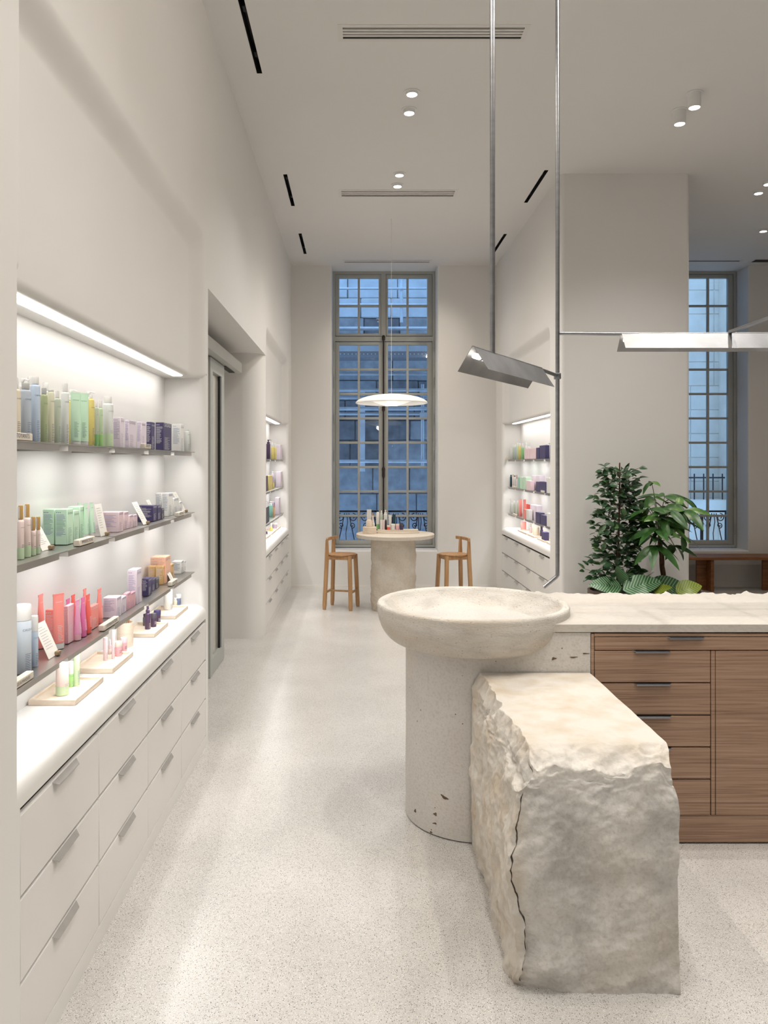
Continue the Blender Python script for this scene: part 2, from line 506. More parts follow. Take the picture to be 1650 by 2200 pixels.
# pier block between the two bays with the right-hand niche
wr = MB()
YP = 6.96
rr = 0.035
vface_y(wr, YP, XR + rr, XR2 - rr, 0, ZC)
corner(wr, XR + rr, YP + rr, rr, PI, 1.5 * PI, 0, ZC, 6)
corner(wr, XR2 - rr, YP + rr, rr, -PI / 2, 0, 0, ZC, 6)
sg, xf, a, b_ = NICHES['right']
vface_x(wr, XR, YP + rr, a - RA, 0, ZC)
niche_sheets(wr, *NICHES['right'])
vface_x(wr, XR, b_ + RJ, YB, 0, ZC)
vface_x(wr, XR2, YP + rr, YB, 0, ZC)
struct(wr.build('wall_right', WALL, angle=32))

# window wall with two deep reveals
WX = ((-0.350, 1.060), (3.775, 5.190))
ZS = 0.482
def window_wall(mb, x0, x1, h0, h1):
    r = 0.018
    vface_y(mb, YB, x0, h0 - r, 0, ZC); vface_y(mb, YB, h1 + r, x1, 0, ZC)
    vface_y(mb, YB, h0 - r, h1 + r, 0, ZS - r)
    vface_x(mb, h0, YB + r, 10.66, ZS - r, ZC); vface_x(mb, h1, YB + r, 10.66, ZS - r, ZC)
    mb.quad((h0, YB + r, ZS), (h1, YB + r, ZS), (h1, 10.66, ZS), (h0, 10.66, ZS))
    corner(mb, h0 - r, YB + r, r, -PI / 2, 0, ZS - r, ZC, 5)
    corner(mb, h1 + r, YB + r, r, PI, 1.5 * PI, ZS - r, ZC, 5)
    pts = [(YB + r - r * math.cos(t * PI / 10), ZS - r + r * math.sin(t * PI / 10)) for t in range(6)]
    mb.rings([[(h0, y, z) for y, z in pts], [(h1, y, z) for y, z in pts]], closed=False)
wb = MB()
window_wall(wb, -1.6, XR + 0.3, *WX[0])
window_wall(wb, XR2 - 0.3, XE, *WX[1])
struct(wb.build('wall_back', WALL))
b = MB(); vface_x(b, XE, YN, 10.3, 0, ZC); struct(b.build('wall_side', WALL))
b = MB(); vface_y(b, YN, -1.6, XE, 0, ZC); struct(b.build('wall_front', WALL))

# skirting lines: thin pale bead where walls meet the floor
BASEM = mat('baseboard_paint', (0.82, 0.80, 0.77), 0.5, var=0.01)
for nm, (x0, x1, y0, y1) in {'baseboard_left': (XL, XL + 0.006, YN, 1.99), 'baseboard_back': (XL, XR, YB - 0.008, YB), 'baseboard_pier': (XR, XR2, YP - 0.008, YP), 'baseboard_right': (XR2, XE, YB - 0.012, YB)}.items():
    struct(MB().box(x0, x1, y0, y1, 0, 0.022 if nm != 'baseboard_right' else 0.07).build(nm, BASEM))

# ceiling with openings for the slots and the air grilles
SLOTS = [(-0.662, 4.31, 5.17), (-0.662, 6.98, 7.84), (-0.662, 8.78, 9.64), (1.690, 6.88, 7.74), (1.690, 8.80, 9.66), (-0.662, 2.0, 2.86), (1.690, 2.1, 2.96)]
SW = 0.018
GRILLES = [(-0.092, 1.005, 4.62, 4.745, 4), (-0.160, 0.937, 7.40, 7.55, 4), (-0.175, 0.93, 9.95, 10.05, 3), (3.85, 4.96, 9.955, 10.0, 1), (5.13, 6.2, 9.90, 10.04, 1)]
holes = [(x - SW, x + SW, y0, y1) for x, y0, y1 in SLOTS] + [(g[0], g[1], g[2], g[3]) for g in GRILLES]
xs = sorted({-1.6, XE} | {h[0] for h in holes} | {h[1] for h in holes})
ys = sorted({YN, 10.7} | {h[2] for h in holes} | {h[3] for h in holes})
c = MB()
for i in range(len(xs) - 1):
    for j in range(len(ys) - 1):
        mx_, my_ = (xs[i] + xs[i + 1]) / 2, (ys[j] + ys[j + 1]) / 2
        if any(h[0] < mx_ < h[1] and h[2] < my_ < h[3] for h in holes):
            continue
        c.quad((xs[i], ys[j], ZC), (xs[i + 1], ys[j], ZC), (xs[i + 1], ys[j + 1], ZC), (xs[i], ys[j + 1], ZC))
struct(c.build('ceiling', CEIL, smooth=False))

# ------------------------------------------------------------------ recessed black light slots
SLAB = ['black recessed light slot nearest the camera along the left wall', 'middle black recessed light slot along the left wall', 'farthest black recessed light slot along the left wall',
        'nearer black recessed light slot on the right side of the ceiling', 'farther black recessed light slot on the right behind the steel pipe',
        'black recessed light slot above the near display niche', 'unseen light slot added above the stone block to brighten the left wall']
for (x, y0, y1), lb in zip(SLOTS, SLAB):
    t = thing('recessed_slot_light', lb, 'ceiling light', (x, (y0 + y1) / 2, ZC), 0, 'black recessed slot lights')
    hl = (y1 - y0) / 2
    m = MB()
    m.quad((-SW, -hl, 0), (-SW, hl, 0), (-SW, hl, 0.09), (-SW, -hl, 0.09)); m.quad((SW, -hl, 0), (SW, hl, 0), (SW, hl, 0.09), (SW, -hl, 0.09))
    m.quad((-SW, -hl, 0), (SW, -hl, 0), (SW, -hl, 0.09), (-SW, -hl, 0.09)); m.quad((-SW, hl, 0), (SW, hl, 0), (SW, hl, 0.09), (-SW, hl, 0.09))
    m.quad((-SW, -hl, 0.09), (SW, -hl, 0.09), (SW, hl, 0.09), (-SW, hl, 0.09))
    m.build('housing', BLACK, t)
    for k in (-0.25, 0.25):
        MB().cbox(-0.012, 0.012, k - 0.03, k + 0.03, 0.03, 0.085, 0.003).build('spot_head', BLACK, t)
        if y0 < 3 and x > 0:
            continue
        light('SPOT', 'slot_spot', (0, k, -0.002), SLOT_W, WARM, t, (0, R(-36 if x < 0.5 else 36), 0), spot_size=R(100), spot_blend=1.0, shadow_soft_size=0.012)


    if y0 < 3 and x > 0:                               # unseen slot and area light, added to brighten the upper left wall
        light('AREA', 'added_wall_fill', (0, 0, -0.012), 26.0, WARM, t, (0, R(36), 0), shape='RECTANGLE', size=0.03, size_y=2 * hl - 0.04, spread=R(165))

# air grilles
GM = mat('grille_white', (0.74, 0.72, 0.69), 0.6, var=0.01)
GL = ['largest white ceiling air grille crossed by the steel pipe', 'middle white ceiling air grille beyond the second lamp pair', 'farthest white ceiling air grille just before the tall window', 'thin slot air grille above the window in the right bay', 'dark ceiling grille at the right picture edge above the right bay']
for (x0, x1, y0, y1, n), lb in zip(GRILLES, GL):
    cx_, cy_ = (x0 + x1) / 2, (y0 + y1) / 2
    t = thing('air_grille', lb, 'air grille', (cx_, cy_, ZC), 0, 'ceiling air grilles')
    hx, hy = (x1 - x0) / 2, (y1 - y0) / 2
    fr = MB()
    for q in ((-hx - 0.03, hx + 0.03, -hy - 0.03, -hy), (-hx - 0.03, hx + 0.03, hy, hy + 0.03), (-hx - 0.03, -hx, -hy, hy), (hx, hx + 0.03, -hy, hy)):
        fr.box(q[0], q[1], q[2], q[3], -0.003, 0.0)
    fr.build('grille_frame', GM, t)
    bk = MB()
    bk.quad((-hx, -hy, 0.06), (hx, -hy, 0.06), (hx, hy, 0.06), (-hx, hy, 0.06))
    for q in ((-hx, -hy, hx, -hy), (hx, -hy, hx, hy), (hx, hy, -hx, hy), (-hx, hy, -hx, -hy)):
        bk.quad((q[0], q[1], 0), (q[2], q[3], 0), (q[2], q[3], 0.06), (q[0], q[1], 0.06))
    bk.build('duct', mat('duct_grey', (0.12, 0.12, 0.12), 0.8, var=0.1), t)
    if n > 1:
        pitch = 2 * hy / n
        for k in range(1, n):
            yc = -hy + k * pitch
            MB().box(-hx, hx, yc - pitch * 0.27, yc + pitch * 0.27, -0.002, 0.014).build('slat', GM, t)

# downlights: short white cylinders in trim rings
def downlight(x, y, drop, lb, w=DOWN_W, grp='ceiling downlights', colr=NEUT):
    t = thing('downlight', lb, 'ceiling light', (x, y, ZC), 0, grp)
    MB().lathe([(0.041, -0.001), (0.058, -0.001), (0.058, -0.004), (0.041, -0.004)], 28, cap0=False, cap1=False).build('trim_ring', WHITEP, t)
    MB().lathe([(0.043, 0.0), (0.043, -drop), (0.037, -drop), (0.037, -drop + 0.012)], 28, cap0=False, cap1=False).build('lamp_body', WHITEP, t)
    MB().lathe([(0.0005, -drop + 0.010), (0.0375, -drop + 0.010)], 28, cap0=True, cap1=False).build('lamp_face', LAMPE, t)
    light('SPOT', 'downlight_beam', (0, 0, -drop - 0.004), w, colr, t, (0, 0, 0), spot_size=R(125), spot_blend=1.0, shadow_soft_size=0.036)
    return t
downlight(0.382, 5.43, 0.020, 'nearer downlight of the centre pair between the two large air grilles')
downlight(0.380, 5.70, 0.030, 'farther downlight of the centre pair between the two large air grilles')
downlight(0.376, 6.96, 0.020, 'nearer downlight of the pair just before the middle air grille')
downlight(0.373, 7.24, 0.020, 'downlight right at the edge of the middle air grille')
downlight(2.386, 5.445, 0.105, 'upper of the two protruding white cylinder downlights at top right')
downlight(2.392, 5.71, 0.105, 'lower of the two protruding white cylinder downlights at top right')
downlight(3.870, 7.42, 0.022, 'downlight right of the pier, left one of its pair', 40.0, colr=(1.0, 0.86, 0.70))
downlight(3.835, 7.18, 0.022, 'downlight cut by the right picture edge beside its twin', 40.0, colr=(1.0, 0.86, 0.70))
downlight(4.560, 8.64, 0.022, 'lowest downlight at the right picture edge', 40.0, colr=(1.0, 0.86, 0.70))
# unseen downlights added for fill light; the counter pair follows the basin's shadow
for x, y in ((0.95, 3.45), (0.95, 3.72), (2.39, 3.45), (2.39, 3.72), (0.38, 1.70), (0.38, 1.97), (2.39, 1.97), (2.39, 0.2), (0.38, 0.0), (0.38, -2.0), (2.39, -2.0), (4.4, 2.4)):
    downlight(x, y, 0.022, 'unseen added downlight above the camera side of the room', 54.0 if x == 0.95 else (80.0 if y < 1 else DOWN_W), grp='downlights out of the picture')

# ------------------------------------------------------------------ built-in niches: led, shelves, drawers
SHZ = {'near': (1.712, 1.366, 1.022), 'far': (1.690, 1.345, 1.012), 'right': (1.690, 1.345, 1.012)}
WHERE = {'near': 'near left display niche', 'far': 'far left display niche', 'right': 'right display niche'}
LEVEL = ('top', 'middle', 'bottom')
def make_niche_fittings(key):
    sg, xf, a, b = NICHES[key]
    X = lambda d: xf - sg * d
    w = WHERE[key]
    t = thing('led_strip_light', 'glowing white light strip under the top of the ' + w, 'strip light', (X(0.13), (a + b) / 2, ZSOF), 0, 'niche light strips')
    hl = (b - a) / 2
    le = MB(); le.quad((-0.026, -hl + 0.01, -0.003), (-0.026, hl - 0.14, -0.003), (0.026, hl - 0.14, -0.003), (0.026, -hl + 0.01, -0.003))
    le.build('diffuser', LEDM, t, smooth=False)
    MB().box(-0.030, 0.030, hl - 0.14, hl - 0.13, -0.004, 0.0).build('end_cap', WHITEP, t)
    for lv, z in enumerate(SHZ[key]):
        n = 5
        pl = (b - a - 0.03) / n
        for k in range(n):
            y0 = a + 0.005 + k * pl
            ordn = ('first', 'second', 'third', 'fourth', 'fifth')[k]
            t = thing('metal_shelf', '%s metal shelf plate from the near end, %s level, %s' % (ordn, LEVEL[lv], w), 'shelf', (X(NB), y0, z), 0, 'metal shelf plates')
            dz = 0.0015 if k % 2 else 0.0
            x0, x1 = sorted((0.0, sg * 0.18))
            MB().box(x0, x1, 0.0, pl - 0.004, -0.004 - dz, -dz).build('plate', SHELFM, t)
            lx0, lx1 = sorted((sg * 0.158, sg * 0.170))
            MB().box(lx0, lx1, 0.03, pl - 0.045, -0.024, -0.004 - dz).build('lip', SHELFM, t)
            ex0, ex1 = sorted((sg * 0.138, sg * 0.152))
            le = MB(); le.quad((ex0, 0.055, -0.0062), (ex0, pl - 0.070, -0.0062), (ex1, pl - 0.070, -0.0062), (ex1, 0.055, -0.0062))
            le.build('light_strip', LEDS, t, smooth=False)
            bx0, bx1 = sorted((sg * 0.0, sg * 0.158))
            MB().box(bx0, bx1, 0.032, 0.038, -0.024, -0.004 - dz).build('bracket', SHELFM, t)
    # drawers
    t = thing('drawer_cabinet', 'white built-in cabinet of twelve drawers below the ' + w, 'cabinet', (xf, a + 0.014, 0.0), 0, 'built-in drawer cabinets')
    wy = (b - a - 0.002) / 4
    kx = -sg * 0.0205
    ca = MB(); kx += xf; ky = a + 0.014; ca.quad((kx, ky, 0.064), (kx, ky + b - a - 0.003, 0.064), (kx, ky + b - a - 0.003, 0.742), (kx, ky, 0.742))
    struct(ca.build('trim_%d' % {'near': 3, 'far': 4, 'right': 5}[key], mat('gap_shade', (0.035, 0.03, 0.026), 0.8, var=0.1), smooth=False))  # near-black sheet paints the shade seen through the drawer gaps
    zr = [0.734, 0.509, 0.284, 0.066]
    hp = None
    for r in range(3):
        for cidx in range(4):
            z1 = zr[r] - (0.010 if r else 0.012); z0 = zr[r + 1] + 0.001
            y0, y1 = cidx * wy + 0.0021, (cidx + 1) * wy - 0.0021
            x0, x1 = sorted((0.0, -sg * 0.019))
            dr = MB().cbox(x0, x1, y0, y1, z0, z1, 0.0015, 1).build('drawer', DRAWER, t)
            yc = (y0 + y1) / 2
            h = MB()
            w1, w2, o, dn = 0.095, 0.080, 0.015, 0.012
            top = [(0, -w1, z1), (0, w1, z1), (sg * o, w2, z1 - dn), (sg * o, -w2, z1 - dn)]
            h.rings([[(p[0], yc + p[1], p[2] + 0.0015) for p in top], [(p[0], yc + p[1], p[2] - 0.0015) for p in top]])
            h.build('pull', HANDLE, dr)
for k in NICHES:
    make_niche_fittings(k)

# ------------------------------------------------------------------ sliding glass door in the recess
t = thing('door_1', 'grey framed sliding glass door in the left wall recess', 'door', (-1.128, 5.5, 0))
t['kind'] = 'structure'
del t['category']
def ring_yz(m, x0, x1, y0, y1, z0, z1, wy0, wy1, wz0, wz1):
    m.box(x0, x1, y0, y0 + wy0, z0, z1); m.box(x0, x1, y1 - wy1, y1, z0, z1)
    m.box(x0, x1, y0 + wy0, y1 - wy1, z0, z0 + wz0); m.box(x0, x1, y0 + wy0, y1 - wy1, z1 - wz1, z1)
m = MB(); ring_yz(m, -1.178, -1.128, 5.87, 6.48, 0.004, 2.46, 0.10, 0.13, 0.12, 0.10)
lf = m.build('sliding_leaf', DOORM, t, world=True)
DG = mat('door_glass', (0.40, 0.39, 0.34), 0.06, spec=0.8)
MB().box(-1.160, -1.154, 5.96, 6.36, 0.11, 2.37).build('pane', DG, lf, world=True)
MB().box(-1.152, -1.138, 6.325, 6.352, 0.124, 2.36).build('dark_gap_strip', BLACK, lf, world=True)  # black strip painted in for the dark gap between stile and inner leaf
m = MB(); ring_yz(m, -1.240, -1.190, 4.56, 5.95, 0.004, 2.46, 0.09, 0.09, 0.12, 0.10)
lf = m.build('fixed_leaf', DOORM, t, world=True)
MB().box(-1.218, -1.212, 4.64, 5.88, 0.11, 2.37).build('pane', DG, lf, world=True)
t = thing('door_track_pelmet', 'long grey rail box above the sliding glass door', 'rail box', (-1.16, 5.8, 2.47))
MB().cbox(-1.26, -1.069, 4.545, 7.08, 2.472, 2.568, 0.008).build('rail_cover', PELM, t, world=True)
MB().box(-1.17, -1.12, 6.52, 6.98, 2.466, 2.474).build('track', BLACK, t, world=True)

# ------------------------------------------------------------------ windows
def make_window(name, x0):
    W_, Z0, Z1, Y0 = 1.402, 0.494, 4.268, YW
    t = link(name, None, None, (x0, Y0, Z0)); struct(t)
    def ring(m, xa, xb, za, zb, w, ya, yb, wb=None):
        wb = wb or w
        m.box(xa, xa + w, ya, yb, za, zb); m.box(xb - w, xb, ya, yb, za, zb)
        m.box(xa + w, xb - w, ya, yb, za, za + wb); m.box(xa + w, xb - w, ya, yb, zb - w, zb)
    Hh = Z1 - Z0
    z = lambda py: 1.65 + (CY - py) / 156.9 - Z0
    m = MB(); ring(m, 0, W_, 0, Hh, 0.034, 0.0, 0.09)
    m.box(0.034, W_ - 0.034, 0.0, 0.09, z(733), z(723))
    m.box(0.662, 0.728, 0.004, 0.09, z(723), Hh - 0.034)
    m.build('frame', FRAMEM, t)
    sh = {}
    def sash(nm, xa, xb, za, zb, ga, gb, gz0, gz1, mx, rows):
        m = MB()
        m.cbox(xa, ga, 0.012, 0.07, za, zb, 0.004); m.cbox(gb, xb, 0.012, 0.07, za, zb, 0.004)
        m.cbox(ga - 0.003, gb + 0.003, 0.012, 0.07, za, gz0, 0.004); m.cbox(ga - 0.003, gb + 0.003, 0.012, 0.07, gz1, zb, 0.004)
        o = m.build(nm, FRAMEM, t)
        mw = 0.015
        MB().cbox(mx - mw, mx + mw, 0.018, 0.055, gz0, gz1, 0.004).build('muntin', FRAMEM, o)
        ph = (gz1 - gz0) / rows
        for r in range(1, rows):
            for (p, q) in ((ga, mx - mw), (mx + mw, gb)):
                MB().cbox(p - 0.001, q + 0.001, 0.018, 0.055, gz0 + r * ph - mw, gz0 + r * ph + mw, 0.004).build('muntin', FRAMEM, o)
        for r in range(rows):
            for (p, q) in ((ga, mx - mw), (mx + mw, gb)):
                zlo = gz0 + r * ph + (mw if r else 0); zhi = gz0 + (r + 1) * ph - (mw if r < rows - 1 else 0)
                mb = MB(); mb.quad((p, 0.045, zlo), (q, 0.045, zlo), (q, 0.045, zhi), (p, 0.045, zhi))
                mb.build('pane', GLASS, o, smooth=False)
    sash('transom_sash', 0.036, 0.660, z(721.5), Hh - 0.036, 0.089, 0.631, z(716), z(597), 0.357, 2)
    sash('transom_sash', 0.730, W_ - 0.036, z(721.5), Hh - 0.036, 0.758, 1.297, z(716), z(597), 1.026, 2)
    sash('casement', 0.036, 0.694, 0.036, z(734.5), 0.089, 0.631, z(1161), z(741), 0.357, 8)
    sash('casement', 0.696, W_ - 0.036, 0.036, z(734.5), 0.758, 1.297, z(1161), z(741), 1.026, 8)
    # dark turning bolt over the meeting stiles, hinges
    m = MB(); m.tube([(0.694, -0.012, 0.06), (0.694, -0.012, z(728))], 0.011, 10)
    for zz in (z(1015), z(728) + 0.01, z(878)):
        hgt = 0.16 if zz == z(1015) else 0.075
        m.lathe([(0.012, -hgt / 2), (0.021, -hgt * 0.3), (0.019, 0), (0.023, hgt * 0.3), (0.012, hgt / 2)], 12, (0.694, -0.012, zz))
    m.build('turning_bolt', DARKIRON, t)
    for k in range(6):
        for xx in (0.026, W_ - 0.026):
            MB().lathe([(0.007, -0.075), (0.007, 0.075)], 8, (xx, -0.006, 0.25 + k * 0.5)).build('hinge', FRAMEM, t)
    return t
make_window('window_1', -0.345)
make_window('window_2', 3.780)

# wrought iron balcony rails outside both windows
def spiral(cx, cz, r0, turns, a0, sgn=1, n=22):
    return [(cx + r0 * (1 - 0.8 * i / n) * math.cos(a0 + sgn * turns * 2 * PI * i / n), 0, cz + r0 * (1 - 0.8 * i / n) * math.sin(a0 + sgn * turns * 2 * PI * i / n)) for i in range(n + 1)]
def railing(x0, lb):
    t = thing('balcony_railing', lb, 'railing', (x0, 10.78, 0.34), 0, 'wrought iron balcony railings')
    MB().box(-0.02, 1.44, -0.02, 0.02, 0.615, 0.64).build('top_rail', IRON, t)
    MB().box(-0.02, 1.44, -0.012, 0.012, 0.10, 0.12).build('bottom_rail', IRON, t)
    for k in range(5):
        x = 0.03 + k * 0.345
        MB().box(x - 0.016, x + 0.016, -0.016, 0.016, 0.0, 0.64).build('post', IRON, t)
        if k == 4:
            break
        c = x + 0.1725
        m = MB()
        for sgn in (-1, 1):
            m.tube([(c + sgn * 0.03, 0, 0.60), (c + sgn * 0.06, 0, 0.45), (c + sgn * 0.13, 0, 0.12)], 0.007, 6)
            m.tube(spiral(c + sgn * 0.085, 0.54, 0.06, 1.4, PI / 2, -sgn), 0.007, 6)
            m.tube(spiral(c + sgn * 0.075, 0.43, 0.042, 1.3, -PI / 2, sgn), 0.0065, 6)
            m.tube(spiral(c + sgn * 0.05, 0.155, 0.032, 1.3, -PI / 2, sgn), 0.006, 6)
        m.tube([(c, 0, 0.60), (c + 0.012, 0, 0.48), (c - 0.012, 0, 0.32), (c, 0, 0.12)], 0.006, 6)
        m.build('scroll_panel', IRON, t)
for nm, x0_ in (('trim_1', -0.345), ('trim_2', 3.78)):   # stone ledges outside the windows
    struct(MB().cbox(x0_ - 0.1, x0_ + 1.5, 10.62, 10.95, 0.14, 0.34, 0.02).build(nm, mat('ledge_stone', (0.45, 0.45, 0.45), 0.8, var=0.2)))
railing(-0.36, 'wrought iron railing with scrolls outside the tall centre window')
railing(3.76, 'wrought iron railing with scrolls outside the right bay window')

# ------------------------------------------------------------------ across the street
STD = mat('street_stone_dark', (0.20, 0.205, 0.215), 0.85, col2=(0.09, 0.095, 0.105), scale=5, bump=0.6, bscale=18, detail=8)
STM = mat('street_stone_mid', (0.33, 0.335, 0.345), 0.85, col2=(0.20, 0.205, 0.215), scale=6, bump=0.5, bscale=18, detail=8)
STP = mat('street_stone_pale', (0.62, 0.63, 0.64), 0.85, col2=(0.50, 0.51, 0.52), scale=4, bump=0.3, bscale=15, detail=8)
YF = 13.2
f = thing('stone_facade', 'dark weathered stone house wall seen through the tall centre window', 'building', (0.5, YF, -3.0))
MB().box(-3.2, 2.6, YF + 0.05, YF + 0.6, -3.0, 9.0).build('wall_core', STD, f, world=True)
zc_ = -0.6
row = 0
while zc_ < 5.6:
    hgt = rnd.choice((0.34, 0.40, 0.46))
    x = -1.3 - rnd.random() * 0.4
    while x < 2.2:
        wd = rnd.uniform(0.45, 0.95)
        mm = STP if zc_ > 3.9 else (STM if (zc_ < 1.55 or rnd.random() < 0.2) else (STM if zc_ > 3.0 and rnd.random() < 0.6 else STD))
        pr = rnd.uniform(-0.03, 0.02)
        MB().cbox(x + 0.005, x + wd - 0.005, YF - pr, YF + 0.08, zc_ + 0.005, zc_ + hgt - 0.005, 0.014, 1).build('stone', mm, f, world=True)
        x += wd
    zc_ += hgt; row += 1
STW = mat('street_stone_cream', (0.86, 0.77, 0.66), 0.85, col2=(0.76, 0.67, 0.57), scale=4, bump=0.3, bscale=15, detail=8)
f2 = thing('pale_facade', 'pale ashlar house wall seen through the right bay window', 'building', (5.0, YF, -3.0))
MB().box(2.7, 9.0, YF + 0.3, YF + 0.8, -3.0, 9.0).build('wall_core', STW, f2, world=True)
zc_ = 0.9
while zc_ < 5.6:
    x = 3.6 + (0.25 if int(zc_ * 10) % 2 else 0.0)
    while x < 6.9:
        MB().cbox(x + 0.004, x + 0.66, YF + 0.285, YF + 0.32, zc_ + 0.004, zc_ + 0.416, 0.008, 1).build('stone', STW, f2, world=True)
        x += 0.664
    zc_ += 0.42
MB().cbox(6.33, 6.75, YF - 0.35, YF + 0.3, -2.0, 8.0, 0.03).build('pilaster', STW, f2, world=True)
MB().cbox(3.2, 6.34, YF - 0.1, YF + 0.26, 0.72, 1.02, 0.03).build('ledge', STW, f2, world=True)
t = thing('iron_fence', 'dark upright iron bars on the ledge of the pale house', 'railing', (5.38, YF - 0.05, 1.021))
for k in range(12):
    MB().lathe([(0.012, 0), (0.012, 0.44)], 6, (-0.9 + k * 0.16, 0, 0)).build('bar', IRON, t)
for zz in (0.36,):
    MB().box(-1.0, 0.90, -0.012, 0.012, zz, zz + 0.025).build('rail', IRON, t)
# scaffold
SCM = mat('scaffold_steel', (0.72, 0.74, 0.77), 0.5, 0.3, var=0.2, scale=6)
DKM = mat('scaffold_deck', (0.30, 0.32, 0.34), 0.6, 0.2)
def deck_mat():
    nt, bs = nodes_of(DKM)
    tc = nt.nodes.new('ShaderNodeTexCoord'); v = nt.nodes.new('ShaderNodeTexVoronoi')
    v.inputs['Scale'].default_value = 17; v.inputs['Randomness'].default_value = 0.0
    nt.links.new(tc.outputs['Object'], v.inputs['Vector'])
    rp = nt.nodes.new('ShaderNodeValToRGB')
    rp.color_ramp.elements[0].position = 0.16; rp.color_ramp.elements[1].position = 0.24
    rp.color_ramp.elements[0].color = (0.75, 0.78, 0.82, 1); rp.color_ramp.elements[1].color = (0.27, 0.285, 0.31, 1)
    nt.links.new(v.outputs['Distance'], rp.inputs[0]); nt.links.new(rp.outputs[0], bs.inputs['Base Color'])
deck_mat()
sc_ = thing('scaffolding', 'pale steel scaffold pipes and perforated decks in front of the dark stone wall', 'scaffolding', (0.5, 12.2, -3.0))
def zy(py, Y):
    return 1.65 + (CY - py) * Y / F
for py, Y, r in ((803, 12.3, 0.030), (838, 12.0, 0.026), (854, 12.3, 0.028), (878, 12.1, 0.030), (889, 12.3, 0.024), (991, 12.2, 0.027), (620, 12.3, 0.02), (655, 12.3, 0.026), (706, 11.9, 0.03)):
    z = zy(py, Y)
    MB().tube([(-2.4, Y, z), (1.22, Y, z)], r, 10).build('pipe', SCM, sc_, world=True)
for xx, Y, za, zb in ((1.03, 12.25, 1.60, 2.9), (1.11, 12.1, 1.60, 5.4), (1.18, 12.3, 2.6, 5.6), (-1.5, 12.2, -3, 5.6), (0.70, 12.35, 3.9, 5.6)):
    MB().tube([(xx, Y, za), (xx, Y, zb)], 0.026, 10).build('pipe', SCM, sc_, world=True)
MB().box(0.03, 0.12, 13.02, 13.1, 1.5, 2.9).build('upright_band', SCM, sc_, world=True)  # pale flat upright band before the dark stone wall
for k, (ya, yb) in enumerate(((11.62, 11.93), (11.97, 12.28))):
    MB().box(-2.4, 1.10, ya, yb, 3.28, 3.335).build('deck', DKM, sc_, world=True)
for py in (843, 893):
    for xx in (1.03, 1.12):
        MB().cbox(xx - 0.05, xx + 0.05, 12.08, 12.2, zy(py, 12.1) - 0.05, zy(py, 12.1) + 0.05, 0.012).build('clamp', SCM, sc_, world=True)
MB().box(-2.4, 1.15, 12.32, 12.36, 3.40, 3.66).build('toe_board', STP, sc_, world=True)

# ------------------------------------------------------------------ basin counter
YC0 = 3.316                                            # front plane of stone body and cabinets
BX, BY = 0.539, 3.632                                  # basin centre
def nz(p, f, o=3):
    p = Vector(p) * f; v = 0.0; a = 1.0
    for _ in range(o):
        v += a * noise.noise(p); p = p * 2.03 + Vector((3.1, 1.7, 5.3)); a *= 0.5
    return v
ctr = thing('basin_counter', 'pale limestone counter with a round basin and a long slab worktop', 'counter', (BX, BY, 0))
m = MB()
rb = 0.313
def body_ring(z):
    e = 0.0018 * nz((z * 3, 0.3, 0.7), 3)
    n = 40
    pts = []
    for i in range(n + 1):
        t = -PI / 2 - PI * i / n
        k = rb + e
        pts.append((BX + k * math.cos(t), BY + k * math.sin(t), z))
    pts += [(1.005, BY + rb, z), (1.005, BY - rb, z)]
    return pts
m.rings([body_ring(z) for z in (0.006, 0.02, 0.2, 0.4, 0.6, 0.8, 0.915)])
m.build('pedestal', BODYST, ctr, world=True)
# old pits and a split in the pedestal stone
PITM = mat('stone_pit', (0.16, 0.11, 0.07), 0.95, var=0.3, scale=60)
for px, py, wpx, hpx, rot in ((955, 1713, 9, 3.0, -0.35), (892, 1742, 4, 3.0, 0.9), (935, 1749, 4, 3.2, 0.2), (934, 1769, 5, 1.6, 0.15), (926, 1788, 3, 1.6, 0.1), (1190, 1415, 5, 2.6, 0.2), (1232, 1412, 8, 1.4, 0.05), (1258, 1404, 7, 1.2, 0.0)):
    k = (px - CX) / F                                  # ray meets the round side or the flat front
    A_ = k * k + 1; B_ = -2 * (k * BX + BY); C_ = BX * BX + BY * BY - (rb + 0.0004) ** 2
    disc = B_ * B_ - 4 * A_ * C_
    Y = (-B_ - math.sqrt(disc)) / (2 * A_) if disc > 0 else BY - rb
    if k * (BY - rb) > BX:
        Y = BY - rb - 0.0004
    X_ = k * Y
    nrm = Vector((X_ - BX, Y - BY, 0)).normalized() if X_ < BX else Vector((0, -1, 0))
    tn = Vector((-nrm.y, nrm.x, 0)); s_ = F / Y
    cpt = Vector((X_, Y, H - (py - CY) / s_)) + nrm * 0.0012
    pm_ = MB(); q = []
    for i in range(12):
        a_ = 2 * PI * i / 12; rr_ = 1 + 0.3 * math.sin(3 * a_ + px)
        u_, v_ = wpx / s_ * rr_ * math.cos(a_), hpx / s_ * rr_ * math.sin(a_)
        u_, v_ = u_ * math.cos(rot) - v_ * math.sin(rot), u_ * math.sin(rot) + v_ * math.cos(rot)
        q.append(cpt + tn * u_ + Vector((0, 0, v_)))
    pm_.rings([q, [p_ - nrm * 0.004 for p_ in q]])
    pm_.build('pit', PITM, ctr, world=True)
